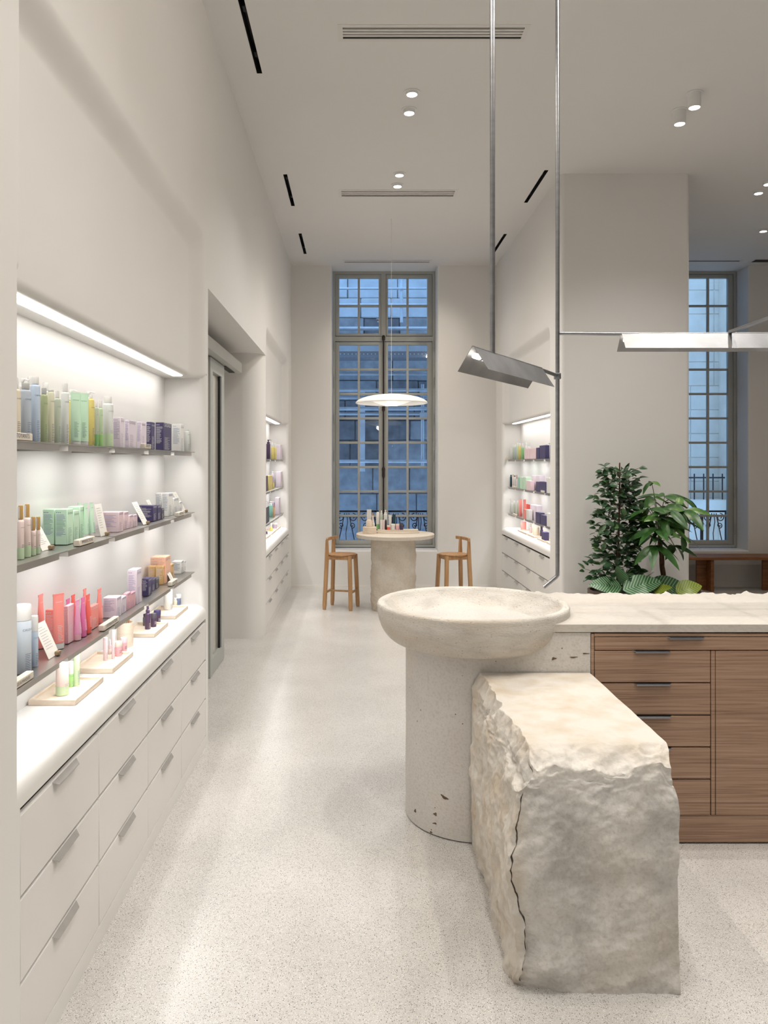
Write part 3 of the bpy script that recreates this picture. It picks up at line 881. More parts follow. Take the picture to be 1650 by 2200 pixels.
# round basin
RO, ZR = 0.449, 0.995
prof = []
for i in range(17):                                   # outside, from the neck up to the rim
    t = i / 16
    ang = t * PI / 2
    prof.append((rb - 0.004 + (RO - rb + 0.002) * math.sin(ang) ** 0.85, 0.806 + 0.165 * (1 - math.cos(ang))))
prof += [(RO, ZR - 0.014), (RO - 0.004, ZR - 0.004), (RO - 0.012, ZR), (RO - 0.026, ZR - 0.001), (RO - 0.036, ZR - 0.006)]
for i in range(1, 15):
    t = i / 14
    prof.append(((RO - 0.036) * (1 - 0.30 * t ** 1.2) , ZR - 0.006 - 0.074 * math.sin(t * PI / 2)))
prof += [(0.20, ZR - 0.086), (0.08, ZR - 0.090), (0.022, ZR - 0.091)]
m = MB().lathe([(r, z) for r, z in prof], 72, (BX, BY, 0), cap0=False, cap1=True)
m.build('basin', BOWLST, ctr, world=True, angle=60)
# slab with a broken back edge, cut round the basin
m = MB()
nx, ny, X0, X1, ZT, ZB = 150, 14, 0.62, 2.75, 0.952, 0.919
def slab_pt(i, j, top):
    x = X0 + (X1 - X0) * i / nx
    yb = 4.135 + 0.020 * nz((x * 2.2, 1.3, 0), 4.0, 4) + 0.010 * nz((x, 4.4, 1), 22, 2)
    y = YC0 - 0.004 + (yb - YC0 + 0.004) * (j / ny) ** 0.8
    dx, dy = x - BX, y - BY
    d = math.hypot(dx, dy)
    lim = RO - 0.05
    if d < lim and y < 4.2:                            # keep out of the basin bowl
        yy = y
        x = BX + math.sqrt(max(lim * lim - dy * dy, 0.0)) if dx > 0 else x
    z = ZT if top else ZB
    e = yb - y
    if top and e < 0.10:
        k = smst(1 - e / 0.10)
        z += k * (-0.006 + 0.016 * nz((x, y, 2), 16, 3))
    return (x, y, z)
tg = [[slab_pt(i, j, True) for i in range(nx + 1)] for j in range(ny + 1)]
bg_ = [[slab_pt(i, j, False) for i in range(nx + 1)] for j in range(ny + 1)]
base = len(m.v)
for row_ in tg:
    m.v += row_
for j in range(ny):
    for i in range(nx):
        a = j * (nx + 1) + i
        m.f.append((a, a + 1, a + nx + 2, a + nx + 1))
o2 = len(m.v)
for row_ in bg_:
    m.v += row_
for j in range(ny):
    for i in range(nx):
        a = o2 + j * (nx + 1) + i
        m.f.append((a + nx + 1, a + nx + 2, a + 1, a))
for i in range(nx):
    m.f.append((i, o2 + i, o2 + i + 1, i + 1))
    a, q = ny * (nx + 1) + i, o2 + ny * (nx + 1) + i
    m.f.append((a + 1, q + 1, q, a))
for j in range(ny):
    a, q = j * (nx + 1) + nx, o2 + j * (nx + 1) + nx
    m.f.append((a, q, q + nx + 1, a + nx + 1))
    a, q = j * (nx + 1), o2 + j * (nx + 1)
    m.f.append((a + nx + 1, q + nx + 1, q, a))
m.build('worktop_slab', SLABST, ctr, world=True, angle=30)
MB().box(0.55, 1.005, BY + rb - 0.002, 4.02, 0.006, 0.918).build('rear_plinth', BODYST, ctr, world=True)

# oak drawer cabinet under the slab
cab = thing('wooden_drawer_cabinet', 'brown oak cabinet with drawers under the stone worktop', 'cabinet', (1.75, 3.6, 0))
CXL, CXR = 1.008, 2.72
def zc(py):
    return H - (py - CY) / (F / YC0)
def xc(px):
    return (px - CX) / (F / YC0)
m = MB()
m.box(CXL, CXR, YC0 + 0.024, 4.02, 0.004, 0.917)
m.build('carcass', WOOD, cab, world=True)
def front(name, px0, px1, py0, py1, pull=None, y=YC0):
    x1 = xc(px1)
    o = MB().cbox(xc(px0), x1, y, y + 0.022, zc(py1), zc(py0), 0.0012, 1).build(name, WOOD, cab, world=True)
    if pull:
        xm, hw = xc(pull), 0.084
        z = zc(py0)
        h = MB()
        tp = [(-hw, 0.004), (hw, 0.004), (hw - 0.012, -0.012), (-hw + 0.012, -0.012)]
        h.rings([[(xm + p, YC0 + q, z + 0.002) for p, q in tp], [(xm + p, YC0 + q, z - 0.001) for p, q in tp]])
        h.box(xm - hw + 0.012, xm + hw - 0.012, YC0 - 0.012, YC0 - 0.010, z - 0.007, z + 0.001)
        h.build('pull', HANDLE2, o, world=True)
    return o
front('side_rail', 1270.5, 1276.5, 1362, 1752)
front('top_rail', 1277, 1930, 1361, 1367.5)
front('drawer', 1278, 1670, 1369, 1396.5, 1473)
front('drawer', 1671.5, 1930, 1369, 1396.5, 1800)
front('drawer', 1278, 1526, 1398.5, 1466, 1400)
front('drawer', 1278, 1526, 1468.5, 1535.5, 1402)
front('drawer', 1278, 1526, 1538, 1604, 1402)
front('drawer', 1278, 1526, 1606.5, 1673, 1402)
front('drawer', 1278, 1526, 1675.5, 1751)
front('divider', 1528, 1536.5, 1398.5, 1751)
front('door', 1538, 1790, 1398.5, 1751)
front('door', 1792, 1930, 1398.5, 1751)
front('plinth', 1270.5, 1930, 1752.5, 1811, y=YC0 + 0.006)

# ------------------------------------------------------------------ rough stone block in front of the counter
blk = thing('stone_bench_block', 'rough broken limestone block with a sawn flat top before the basin pedestal', 'stone block', (0.74, 2.85, 0))
def make_block():
    NX, NY, NZ = 150, 190, 150
    x0, x1, y0, y1, z0, z1 = 0.492, 1.000, 2.392, 3.312, 0.0, 0.744
    vid = {}; m = MB()
    def P(i, j, k):
        key = (i, j, k)
        if key in vid:
            return vid[key]
        u = 0.10 * i / 56 if i <= 56 else 0.10 + 0.90 * (i - 56) / (NX - 56)
        v, w = j / NY, k / NZ
        x, y, z = x0 + (x1 - x0) * u, y0 + (y1 - y0) * v, z0 + (z1 - z0) * w
        p = Vector((x, y, z))
        big = nz(p, 3.2, 3); mid = nz(p + Vector((5, 2, 8)), 11, 3); fin = nz(p + Vector((1, 9, 4)), 38, 2)
        rid = abs(nz(p + Vector((7, 7, 1)), 8.0, 3))
        fx, bx_, dl, dr, dt = y - y0, y1 - y, x - x0, x1 - x, z1 - z
        back = smst(bx_ / 0.06)                        # clean where it meets the counter
        q = Vector(p)
        # front face
        if j == 0 or fx < 0.10:
            k1 = smst(1 - fx / 0.10)
            q.y += k1 * (0.020 * big + 0.009 * mid + 0.003 * fin - 0.010 * (1 - w) + 0.012 * smst((w - 0.75) / 0.25))
            low = smst(1 - w / 0.12) * smst((0.45 - u) / 0.45)
            q.y += k1 * 0.05 * low
        # left face
        if i == 0 or dl < 0.10:
            k2 = smst(1 - dl / 0.10) * (0.25 + 0.75 * back)
            q.x += k2 * (0.022 * big + 0.016 * mid + 0.006 * fin - 0.018 * (1 - abs(2 * w - 0.9)) + 0.03 * smst((w - 0.80) / 0.20) * (1 - v) + 0.012 * smst((v - 0.2) / 0.8))
        # right face, nearly sawn
        if i == NX or dr < 0.06:
            k3 = smst(1 - dr / 0.06)
            q.x -= k3 * (0.004 * abs(big) + 0.02 * smst(1 - fx / 0.09) * smst(1 - dt / 0.2))
        # broken arrises along the top: front and left
        cf = 0.098 + 0.018 * nz((x, 0, 3), 9, 2); cl = 0.034 + 0.014 * nz((0, y, 3), 9, 2)
        kf = max(0.0, 1 - fx / cf); kl = max(0.0, 1 - dl / cl)
        kk = max(kf, kl)
        if kk > 0 and dt < 0.14:
            kt = smst(1 - dt / 0.14)
            q.z -= kt * ((0.048 + 0.026 * nz((x, 1, 7), 7, 2) + 0.012 * nz((x, 4, 2), 30, 2)) * kf ** 1.3 + 0.050 * kl ** 1.2 + (0.022 * rid + 0.008 * mid + 0.004 * fin) * smst(kk * 4))
        # crack down the front left corner
        if fx < 0.03 and w > 0.02:
            xcr = x0 + 0.020 + 0.008 * math.sin(w * 6.0 + 0.6) + 0.002 * math.sin(w * 23)
            dcr = abs(x - xcr)
            if dcr < 0.0016:
                q.y += 0.022
            elif x < xcr:
                q.y -= 0.002
            else:
                q.y += 0.010 * smst(1 - (x - xcr) / 0.05) * (0.5 + 0.5 * math.sin(w * 5 + 1))
        q.z = max(q.z, 0.0)
        vid[key] = len(m.v); m.v.append(tuple(q))
        return vid[key]
    for j in range(NY):
        for k in range(NZ):
            m.f.append((P(0, j, k), P(0, j, k + 1), P(0, j + 1, k + 1), P(0, j + 1, k)))
            m.f.append((P(NX, j, k), P(NX, j + 1, k), P(NX, j + 1, k + 1), P(NX, j, k + 1)))
        for i in range(NX):
            m.f.append((P(i, j, NZ), P(i + 1, j, NZ), P(i + 1, j + 1, NZ), P(i, j + 1, NZ)))
    for i in range(NX):
        for k in range(NZ):
            m.f.append((P(i, 0, k), P(i + 1, 0, k), P(i + 1, 0, k + 1), P(i, 0, k + 1)))
    for i in range(0, NX, NX):
        pass
    m.build('block', BLOCKST, blk, world=True, angle=55)
make_block()
def block_colours():
    """the sawn top is cream, the split left flank warm cream, the old quarry face grey"""
    nt, bs = nodes_of(BLOCKST)
    src = bs.inputs['Base Color'].links[0].from_socket
    geo = nt.nodes.new('ShaderNodeNewGeometry')
    tc = nt.nodes.new('ShaderNodeTexCoord')
    sp = nt.nodes.new('ShaderNodeSeparateXYZ'); nt.links.new(tc.outputs['Object'], sp.inputs[0])
    def band(sock, lo, hi):
        r = nt.nodes.new('ShaderNodeMapRange'); r.inputs['From Min'].default_value = lo; r.inputs['From Max'].default_value = hi
        nt.links.new(sock, r.inputs['Value']); return r.outputs[0]
    top = band(sp.outputs[2], 0.66, 0.735)
    left = band(sp.outputs[0], -0.205, -0.245)
    mxm = nt.nodes.new('ShaderNodeMath'); mxm.operation = 'MAXIMUM'
    nt.links.new(top, mxm.inputs[0]); nt.links.new(left, mxm.inputs[1])
    n = nt.nodes.new('ShaderNodeTexNoise'); n.inputs['Scale'].default_value = 9; n.inputs['Detail'].default_value = 8
    nt.links.new(tc.outputs['Object'], n.inputs['Vector'])
    rp = nt.nodes.new('ShaderNodeValToRGB')
    rp.color_ramp.elements[0].position = 0.3; rp.color_ramp.elements[1].position = 0.6
    rp.color_ramp.elements[0].color = (0.58, 0.50, 0.40, 1); rp.color_ramp.elements[1].color = (0.66, 0.62, 0.56, 1)
    nt.links.new(n.outputs['Fac'], rp.inputs[0])
    mx = nt.nodes.new('ShaderNodeMix'); mx.data_type = 'RGBA'
    nt.links.new(mxm.outputs[0], mx.inputs[0]); nt.links.new(src, mx.inputs[6]); nt.links.new(rp.outputs[0], mx.inputs[7])
    nt.links.new(mx.outputs[2], bs.inputs['Base Color'])
block_colours()

# ------------------------------------------------------------------ steel pipe, spout and folded-sheet lamps
PR = 0.0096
P2 = Vector((0.944, 3.632, 0))
sp_ = thing('ceiling_spout', 'long steel water pipe hanging from the ceiling with a bent spout over the basin', 'water pipe', (P2.x, P2.y, ZC))
MB().tube([(P2.x, P2.y, ZC), (P2.x, P2.y, 1.140), (P2.x, P2.y, 1.118), (P2.x - 0.007, P2.y, 1.109), (0.876, P2.y - 0.01, 1.062)], PR, 14).build('pipe', METAL, sp_, world=True, angle=50)
MB().lathe([(0.030, 0), (0.030, -0.006), (0.012, -0.008)], 20, (P2.x, P2.y, ZC)).build('ceiling_plate', METAL, sp_, world=True)
def folded_lamp(label, A, B, z, half, drop, end_pt, cap_light, suspend):
    A, B = Vector((*A, z)), Vector((*B, z))
    t = thing('folded_sheet_lamp', label, 'lamp', (*((A + B) / 2)[:2], z), 0, 'folded sheet metal lamps')
    u = (B - A).normalized(); v = Vector((u.y, -u.x, 0))
    th = 0.0016
    for sgn in (1, -1):
        m = MB()
        pr = [(v * 0.004 * sgn), (v * half * sgn + Vector((0, 0, -drop)))]
        nrm = Vector((0, 0, 1)) * half + v * sgn * drop
        nrm.normalize()
        m.rings([[A + pr[0], A + pr[1], A + pr[1] - nrm * th, A + pr[0] - nrm * th], [B + pr[0], B + pr[1], B + pr[1] - nrm * th, B + pr[0] - nrm * th]])
        m.build('sheet', SHEET, t, world=True)
    m = MB(); n = 6
    m.rings([[p + v * 0.0065 * math.cos(PI * k / n) + Vector((0, 0, 0.0045 * math.sin(PI * k / n) - 0.002)) for k in range(n + 1)] for p in (A, B)])
    m.build('fold', SHEET, t, world=True)
    m = MB().tube([A + u * 0.012 + Vector((0, 0, -0.032)), B - u * 0.012 + Vector((0, 0, -0.032))], 0.0105, 10)
    m.build('light_tube', mat('lamp_tube_glow', (1.0, 0.93, 0.82), 0.4, emit=5.0), t, world=True)
    for e in (A + u * 0.07, B - u * 0.07):
        m = MB().tube([e + u * 0.012 + Vector((0, 0, -0.030)), e - u * 0.012 + Vector((0, 0, -0.030))], 0.013, 10)
        m.build('tube_socket', METAL, t, world=True)
    MB().tube([B - u * 0.08 + Vector((0, 0, -0.006)), Vector(end_pt)], PR * 0.85, 12).build('arm', METAL, t, world=True)
    if suspend is not None:
        MB().tube([(suspend[0], suspend[1], z - 0.004), (suspend[0], suspend[1], ZC)], PR, 14).build('hanging_pipe', METAL, t, world=True)
        MB().lathe([(0.030, 0), (0.030, -0.006), (0.012, -0.008)], 20, (suspend[0], suspend[1], ZC)).build('ceiling_plate', METAL, t, world=True)
    return t
lampA = folded_lamp('short folded metal lamp hanging at a slant from a pipe over the basin', (0.411, 2.745), (0.804, 3.372), 2.066, 0.060, 0.086, (P2.x - 0.008, P2.y - 0.008, 2.062), True, (0.508, 2.900))
MB().cbox(P2.x - 0.016, P2.x + 0.014, P2.y - 0.014, P2.y + 0.014, 2.044, 2.074, 0.004).build('pipe_clamp', METAL, lampA, world=True)
A2 = (1.245, 3.632); B2 = (3.05, 3.632)
lampB = folded_lamp('long folded metal lamp running along above the worktop', B2, A2, 2.264, 0.060, 0.080, (P2.x + 0.008, P2.y, 2.262), False, (2.92, 3.632))
MB().tube([(1.758, 3.632, 2.268), (1.758, 2.05, 2.268)], PR * 0.9, 12).build('cross_arm', METAL, lampB, world=True)
MB().tube([(1.758, 2.05, 2.262), (1.758, 2.05, ZC)], PR, 12).build('hanging_pipe', METAL, lampB, world=True)
m = MB()
for y_ in (-1, 1):
    m.quad((1.748, 3.632 + y_ * 0.004, 2.2665), (1.768, 3.632 + y_ * 0.004, 2.2665), (1.768, 3.632 + y_ * 0.0622, 2.183), (1.748, 3.632 + y_ * 0.0622, 2.183))
m.build('clip_band', METAL, lampB, world=True)

# ------------------------------------------------------------------ pendant over the round table
PX, PY_, PZ = 0.360, 8.25, 2.292
t = thing('pendant_lamp', 'white saucer-shaped pendant lamp hanging on a thin cable before the tall window', 'pendant lamp', (PX, PY_, PZ))
RP = 0.385
pf = [(RP * math.sin(k / 16 * PI / 2) if k else 0.004, 0.094 * math.cos(k / 16 * PI / 2) ** 1.15) for k in range(17)]
pf += [(RP + 0.001, -0.004), (RP - 0.004, -0.008), (RP - 0.014, -0.004)]
pf += [((RP - 0.014) * math.cos(k / 10 * PI / 2) + 0.003, 0.080 * math.sin(k / 10 * PI / 2)) for k in range(1, 11)]
MB().lathe(pf, 56, cap0=False, cap1=False).build('shade', mat('pendant_enamel', (0.84, 0.83, 0.80), 0.35, var=0.01), t, angle=60)
MB().lathe([(0.285, 0.036), (0.20, 0.014), (0.12, -0.016), (0.070, -0.026)], 48, cap0=False, cap1=False).build('diffuser', mat('pendant_diffuser', (1.0, 0.95, 0.87), 0.5, emit=0.42), t)
MB().lathe([(0.070, -0.026), (0.070, -0.030), (0.004, -0.032)], 32, cap0=False).build('lens', mat('pendant_lens', (1.0, 0.95, 0.88), 0.4, emit=0.9), t)
MB().tube([(0, 0, 0.092), (0, 0, ZC - PZ)], 0.0022, 6).build('cable', mat('white_cable', (0.7, 0.69, 0.66), 0.6, var=0.02), t)
light('POINT', 'pendant_bulb', (0, 0, -0.05), PEND_W, NEUT, t, shadow_soft_size=0.05)

# ------------------------------------------------------------------ round stone table and stools
TX, TY, TZ = 0.420, 8.66, 0.853
t = thing('round_stone_table', 'round pale stone table on a rough column before the tall window', 'table', (TX, TY, 0))
MB().lathe([(0.425, TZ - 0.045), (0.438, TZ - 0.040), (0.441, TZ - 0.006), (0.436, TZ), (0.20, TZ), (0.004, TZ)], 64, cap0=True, cap1=True).build('tabletop', TOPST, t)
m = MB(); rg = []
for k in range(61):
    z = (TZ - 0.045) * k / 60
    ring = []
    for j in range(110):
        a = 2 * PI * j / 110
        p = Vector((0.25 * math.cos(a), 0.25 * math.sin(a), z))
        r = 0.247 + 0.013 * nz(p, 7, 3) + 0.013 * abs(nz(p + Vector((3, 3, 3)), 15, 3))
        r -= 0.012 * smst(1 - z / 0.10)
        ring.append((r * math.cos(a) - 0.022, r * math.sin(a), z))
    rg.append(ring)
m.rings(rg); m.build('column', TABLEST, t, angle=60)

def make_stool(name, lb, loc, rz):
    t = thing(name, lb, 'stool', loc, rz, 'wooden bar stools')
    SH, zb = 0.618, 0.800
    # seat: thin round disc with a slimmed edge; local +x is the sitter's front, backrest on -x
    MB().lathe([(0.06, SH - 0.030), (0.135, SH - 0.028), (0.162, SH - 0.012), (0.168, SH - 0.003), (0.164, SH), (0.10, SH - 0.003), (0.004, SH - 0.005)], 40).build('seat', OAK, t)
    def leg(xb, yb, xt, yt, zt, back):
        rg = []
        N = 14
        for k in range(N + 1):
            w = k / N
            z = zt * w
            cx_, cy_ = xb + (xt - xb) * min(1, z / SH), yb + (yt - yb) * min(1, z / SH)
            a = 0.0215
            if back and z > SH:
                a = 0.0215 - 0.007 * (z - SH) / (zt - SH)
            if z < 0.012:
                a *= 0.75
            rg.append([(cx_ - a, cy_ - a * 0.55, z), (cx_ - a * 0.55, cy_ - a, z), (cx_ + a * 0.55, cy_ - a, z), (cx_ + a, cy_ - a * 0.55, z), (cx_ + a, cy_ + a * 0.55, z), (cx_ + a * 0.55, cy_ + a, z), (cx_ - a * 0.55, cy_ + a, z), (cx_ - a, cy_ + a * 0.55, z)])
        MB().rings(rg).build('leg', OAK, t)
    for sy in (-1, 1):
        leg(0.150, sy * 0.148, 0.128, sy * 0.118, SH - 0.012, False)
        leg(-0.158, sy * 0.148, -0.136, sy * 0.122, zb - 0.02, True)
    # apron rails
    for sy in (-1, 1):
        MB().cbox(-0.13, 0.12, sy * 0.118 - 0.011, sy * 0.118 + 0.011, SH - 0.058, SH - 0.018, 0.006).build('apron', OAK, t)
    for xx in (-0.134, 0.126):
        MB().cbox(xx - 0.011, xx + 0.011, -0.11, 0.11, SH - 0.058, SH - 0.018, 0.006).build('apron', OAK, t)
    # curved crest rail over the two back legs
    rg = []
    for k in range(17):
        w = -1 + 2 * k / 16
        y = w * 0.185; x = -0.150 + 0.035 * w * w
        rg.append([(x - 0.010, y, zb - 0.034), (x + 0.010, y, zb - 0.034), (x + 0.012, y, zb), (x - 0.012, y, zb)])
    MB().rings(rg).build('backrest', OAK, t)
    MB().cbox(-0.155, -0.135, -0.138, 0.138, 0.182, 0.206, 0.005).build('stretcher', OAK, t)
    MB().cbox(0.133, 0.152, -0.138, 0.138, 0.182, 0.206, 0.005).build('stretcher', OAK, t)
    MB().cbox(-0.14, 0.14, -0.011, 0.011, 0.184, 0.204, 0.005).build('stretcher', OAK, t)
make_stool('bar_stool', 'oak bar stool with a low curved back left of the round table', (-0.185, 8.725, 0), R(-15.5))
make_stool('bar_stool', 'oak bar stool with a low curved back right of the round table', (1.085, 8.725, 0), R(195.5))

# ------------------------------------------------------------------ wooden bench under the right bay window
t = thing('wooden_bench', 'low brown wooden bench under the right bay window', 'bench', (4.4, 9.95, 0))
for k in range(3):
    MB().cbox(2.95 + 0.06, 6.2, 9.75 + k * 0.135, 9.75 + k * 0.135 + 0.130, 0.412, 0.448, 0.004).build('seat_board', BENCHW, t, world=True)
for xx in (4.38, 5.235, 3.3, 6.0):
    MB().cbox(xx, xx + 0.16, 9.93, 9.965, 0.0, 0.412, 0.004).build('leg', BENCHW, t, world=True)
    MB().cbox(xx + 0.125, xx + 0.165, 9.80, 10.08, 0.0, 0.412, 0.004).build('leg', BENCHW, t, world=True)

# ------------------------------------------------------------------ product makers (base at the origin, front towards +x)
def cmat(key, rgb, rough=0.45, **kw):
    return mat('pack_' + key, srgb(rgb), rough, var=0.04, scale=6, **kw)
PAL = {k: cmat(k, v) for k, v in {
    'white': (236, 235, 232), 'offwhite': (226, 222, 212), 'clear': (228, 232, 228), 'cream': (232, 222, 200), 'blue': (200, 216, 234), 'slate': (190, 200, 212),
    'paleblue': (206, 216, 226), 'olive': (182, 192, 150), 'sage': (198, 208, 190), 'lime': (168, 218, 140), 'mint': (206, 238, 210), 'mintlight': (216, 242, 218),
    'paleyel': (232, 230, 204), 'yellow': (228, 212, 128), 'green': (140, 196, 130), 'lilac': (238, 226, 238), 'lilacdeep': (204, 188, 218), 'pink': (244, 218, 224),
    'rose': (240, 186, 196), 'navy': (70, 63, 106), 'charcoal': (84, 82, 92), 'purple': (76, 56, 86), 'coral': (250, 150, 142), 'red': (244, 108, 100), 'magenta': (232, 124, 178),
    'palepink': (236, 164, 200), 'peach': (248, 206, 180), 'peachdeep': (244, 192, 164), 'amber': (220, 180, 124), 'gold': (190, 152, 84), 'teal': (30, 64, 74), 'mintblue': (150, 210, 196),
    'black': (26, 26, 30), 'bluejar': (122, 136, 172), 'blush': (240, 220, 212), 'palegreen': (206, 228, 190), 'capblue': (70, 92, 120), 'tan': (186, 150, 112), 'grey': (188, 188, 186)}.items()}
INKS = {'dark': mat('ink_dark', (0.12, 0.13, 0.17), 0.6, var=0.1), 'violet': mat('ink_violet', (0.36, 0.30, 0.52), 0.6, var=0.1), 'greenink': mat('ink_green', (0.16, 0.30, 0.26), 0.6, var=0.1),
        'white': mat('ink_white', (0.85, 0.83, 0.85), 0.6, var=0.05), 'soft': mat('ink_soft', (0.42, 0.42, 0.46), 0.6, var=0.1), 'blueink': mat('ink_blue', (0.16, 0.22, 0.36), 0.6, var=0.1)}
_text = {}
def text_tris(s):
    """flat letter mesh, width normalised to 1, baseline centred on the origin"""
    if s not in _text:
        cu = bpy.data.curves.new('letters', 'FONT')
        cu.body = s; cu.resolution_u = 2; cu.fill_mode = 'FRONT'; cu.align_x = 'CENTER'
        ob = bpy.data.objects.new('letters', cu)
        COL.objects.link(ob)
        dg = bpy.context.evaluated_depsgraph_get()
        me = bpy.data.meshes.new_from_object(ob.evaluated_get(dg))
        vs_ = [v.co.copy() for v in me.vertices]
        w = max(v.x for v in vs_) - min(v.x for v in vs_)
        _text[s] = ([(v.x / w, v.y / w) for v in vs_], [tuple(p.vertices) for p in me.polygons])
        bpy.data.meshes.remove(me)
        bpy.data.objects.remove(ob); bpy.data.curves.remove(cu)
    return _text[s]
def on_flat_x(x):
    return lambda u, v: (x, u, v)
def on_flat_y(y, sgn=-1):
    return lambda u, v: (-sgn * u if sgn > 0 else u, y, v)
def on_cyl(r, a0):
    return lambda u, v: (r * math.cos(a0 + u / r), r * math.sin(a0 + u / r), v)
def letters(mb, s, width, fn, u0, v0):
    vs_, fs = text_tris(s)
    n = len(mb.v)
    mb.v += [fn(u0 + x * width, v0 + y * width) for x, y in vs_]
    mb.f += [tuple(n + i for i in f) for f in fs]
def lines(mb, n, width, fn, u0, v0, pitch, seed, th=0.0011, left=True, cuts=3):
    rg = random.Random(seed)
    for k in range(n):
        w = width * rg.uniform(0.55, 1.0)
        a = u0 - width / 2 if left else u0 - w / 2
        for j in range(cuts):
            x0, x1 = a + w * j / cuts, a + w * (j + 1) / cuts
            z = v0 - k * pitch
            mb.quad(fn(x0, z), fn(x1, z), fn(x1, z + th), fn(x0, z + th))
BRAND = 'CAUDALIE'
_seed = [0]
def sd():
    _seed[0] += 1; return _seed[0]

def carton(label, loc, w, d, h, col, ink='dark', rz=0.0, side=None, grp=None, detail=True, emblem=None, brand=True):
    """folded carton: w across x, d along y"""
    if not detail and emblem is None:
        o = MB().cbox(-w / 2, w / 2, -d / 2, d / 2, 0, h, 0.0012, 1).build('carton', PAL[col], None, loc, (0, 0, rz))
        return tag(o, label, 'box', grp)
    t = thing('carton', label, 'box', loc, rz, grp)
    MB().cbox(-w / 2, w / 2, -d / 2, d / 2, 0, h, 0.0012, 1).build('body', PAL[col], t)
    m = MB(); fx = on_flat_x(w / 2 + 0.0004); fy = on_flat_y(-d / 2 - 0.0004)
    m2 = MB()
    if emblem is None:
        if brand:
            letters(m, BRAND, d * 0.78, fx, 0, h * 0.86)
        lines(m, max(3, int(h / 0.0085)), d * 0.6, fx, -d * 0.05, h * 0.46, 0.0042, sd(), 0.0010, cuts=1)
        lines(m2, max(5, int(h * 0.62 / 0.0042)), w * 0.80, fy, 0, h * 0.84, 0.0042, sd(), 0.0012, cuts=1)
        for k in range(3):
            m2.quad(fy(-w * 0.40 + k * 0.006, h * 0.905), fy(-w * 0.40 + k * 0.006 + 0.003, h * 0.905), fy(-w * 0.40 + k * 0.006 + 0.003, h * 0.93), fy(-w * 0.40 + k * 0.006, h * 0.93))
        m2.build('fine_print', INKS[side or ink], t, smooth=False)
        m.build('lettering', INKS[ink], t, smooth=False)
    else:                                              # stylised flower spray on the front
        for q, (u, v, r) in enumerate(((0, 0.66, 0.011), (0.006, 0.55, 0.009), (-0.004, 0.46, 0.010), (0.004, 0.36, 0.006))):
            m.v += [fx(u, h * v)] + [fx(u + r * (1 + 0.35 * math.cos(5 * a)) * math.cos(a), h * v + r * (1 + 0.35 * math.cos(5 * a)) * math.sin(a)) for a in [2 * PI * i / 20 for i in range(20)]]
            n = len(m.v) - 21
            m.f += [(n, n + 1 + i, n + 1 + (i + 1) % 20) for i in range(20)]
        m.build('flower_print', PAL[emblem], t, smooth=False)
    MB().box(-w / 2 + 0.002, w / 2 - 0.002, -d / 2 + 0.002, d / 2 - 0.002, h, h + 0.0008).build('top_flap', PAL[col], t)
    return t

def bottle(label, loc, r, h, col, cap='white', cap_r=None, cap_h=0.03, kind='cap', ink='dark', rz=0.0, face=-0.35, detail=True, grp=None, shoulder=0.008, cat='bottle', brand=True, cap2=None, sleeve=None):
    t = thing('bottle', label, cat, loc, rz, grp)
    cr = cap_r or r * 0.72
    sh = shoulder
    seg = 24 if detail else 14
    pf = [(r * 0.93, 0.0), (r, 0.003), (r, h - sh)]
    for k in range(1, 5):
        a = k / 4 * PI / 2
        pf.append((cr * 0.82 + (r - cr * 0.82) * math.cos(a), h - sh + sh * math.sin(a)))
    pf.append((cr * 0.8, h + 0.003))
    MB().lathe(pf, seg).build('body', PAL[col], t)
    cz = h + 0.002
    if kind == 'cap':
        c = MB().lathe([(cr * 0.97, cz), (cr, cz + 0.001), (cr, cz + cap_h - 0.003), (cr * 0.93, cz + cap_h), (0.0008, cz + cap_h + 0.0006)], seg)
        cp = c.build('cap', PAL[cap], t)
        if cap2:                                       # banded metallic collar
            for k, cc in enumerate(cap2):
                a0 = -PI * 0.9 + k * 0.62
                mm = MB(); n = 4
                mm.rings([[((cr + 0.0005) * math.cos(a0 + 0.5 * i / n), (cr + 0.0005) * math.sin(a0 + 0.5 * i / n), z) for i in range(n + 1)] for z in (cz + 0.002, cz + cap_h - 0.003)], closed=False)
                mm.build('cap_stripe', PAL[cc], cp)
    elif kind == 'pump':
        MB().lathe([(cr, cz), (cr, cz + 0.014), (cr * 0.45, cz + 0.018), (cr * 0.35, cz + 0.030)], seg).build('collar', PAL[cap], t)
        m = MB().lathe([(cr * 0.62, cz + 0.029), (cr * 0.70, cz + 0.036), (cr * 0.55, cz + 0.040), (0.001, cz + 0.041)], seg)
        m.tube([(0, 0, cz + 0.036), (cr * 1.2, 0, cz + 0.037), (cr * 2.3, 0, cz + 0.033)], 0.0035, 8, 0.002)
        m.build('pump_head', PAL[cap], t)
    elif kind == 'dropper':
        MB().lathe([(cr, cz), (cr, cz + 0.012), (cr * 0.6, cz + 0.015), (cr * 0.55, cz + 0.030), (cr * 0.3, cz + 0.037), (0.001, cz + 0.038)], seg).build('dropper', PAL[cap], t)
    elif kind == 'overcap':
        MB().lathe([(r * 1.0, h - sh * 0.3), (r * 1.0, h + cap_h - 0.006), (r * 0.92, h + cap_h), (0.001, h + cap_h + 0.0015)], seg).build('cap', PAL[cap], t)
    if detail:
        m = MB(); fn = on_cyl(r + 0.0004, face)
        if brand:
            letters(m, BRAND, min(r * 1.9, 0.045), fn, 0.1 * r, h * 0.80)
        lines(m, max(4, int(h / 0.014)), r * 0.9, fn, 0, h * 0.36, 0.0052, sd(), 0.0013)
        m.build('lettering', INKS[ink], t, smooth=False)
    if sleeve:
        MB().lathe([(r + 0.0005, 0.001), (r + 0.0005, h * 0.30)], seg, cap0=False, cap1=False).build('tinted_foot', PAL[sleeve], t)
    return t

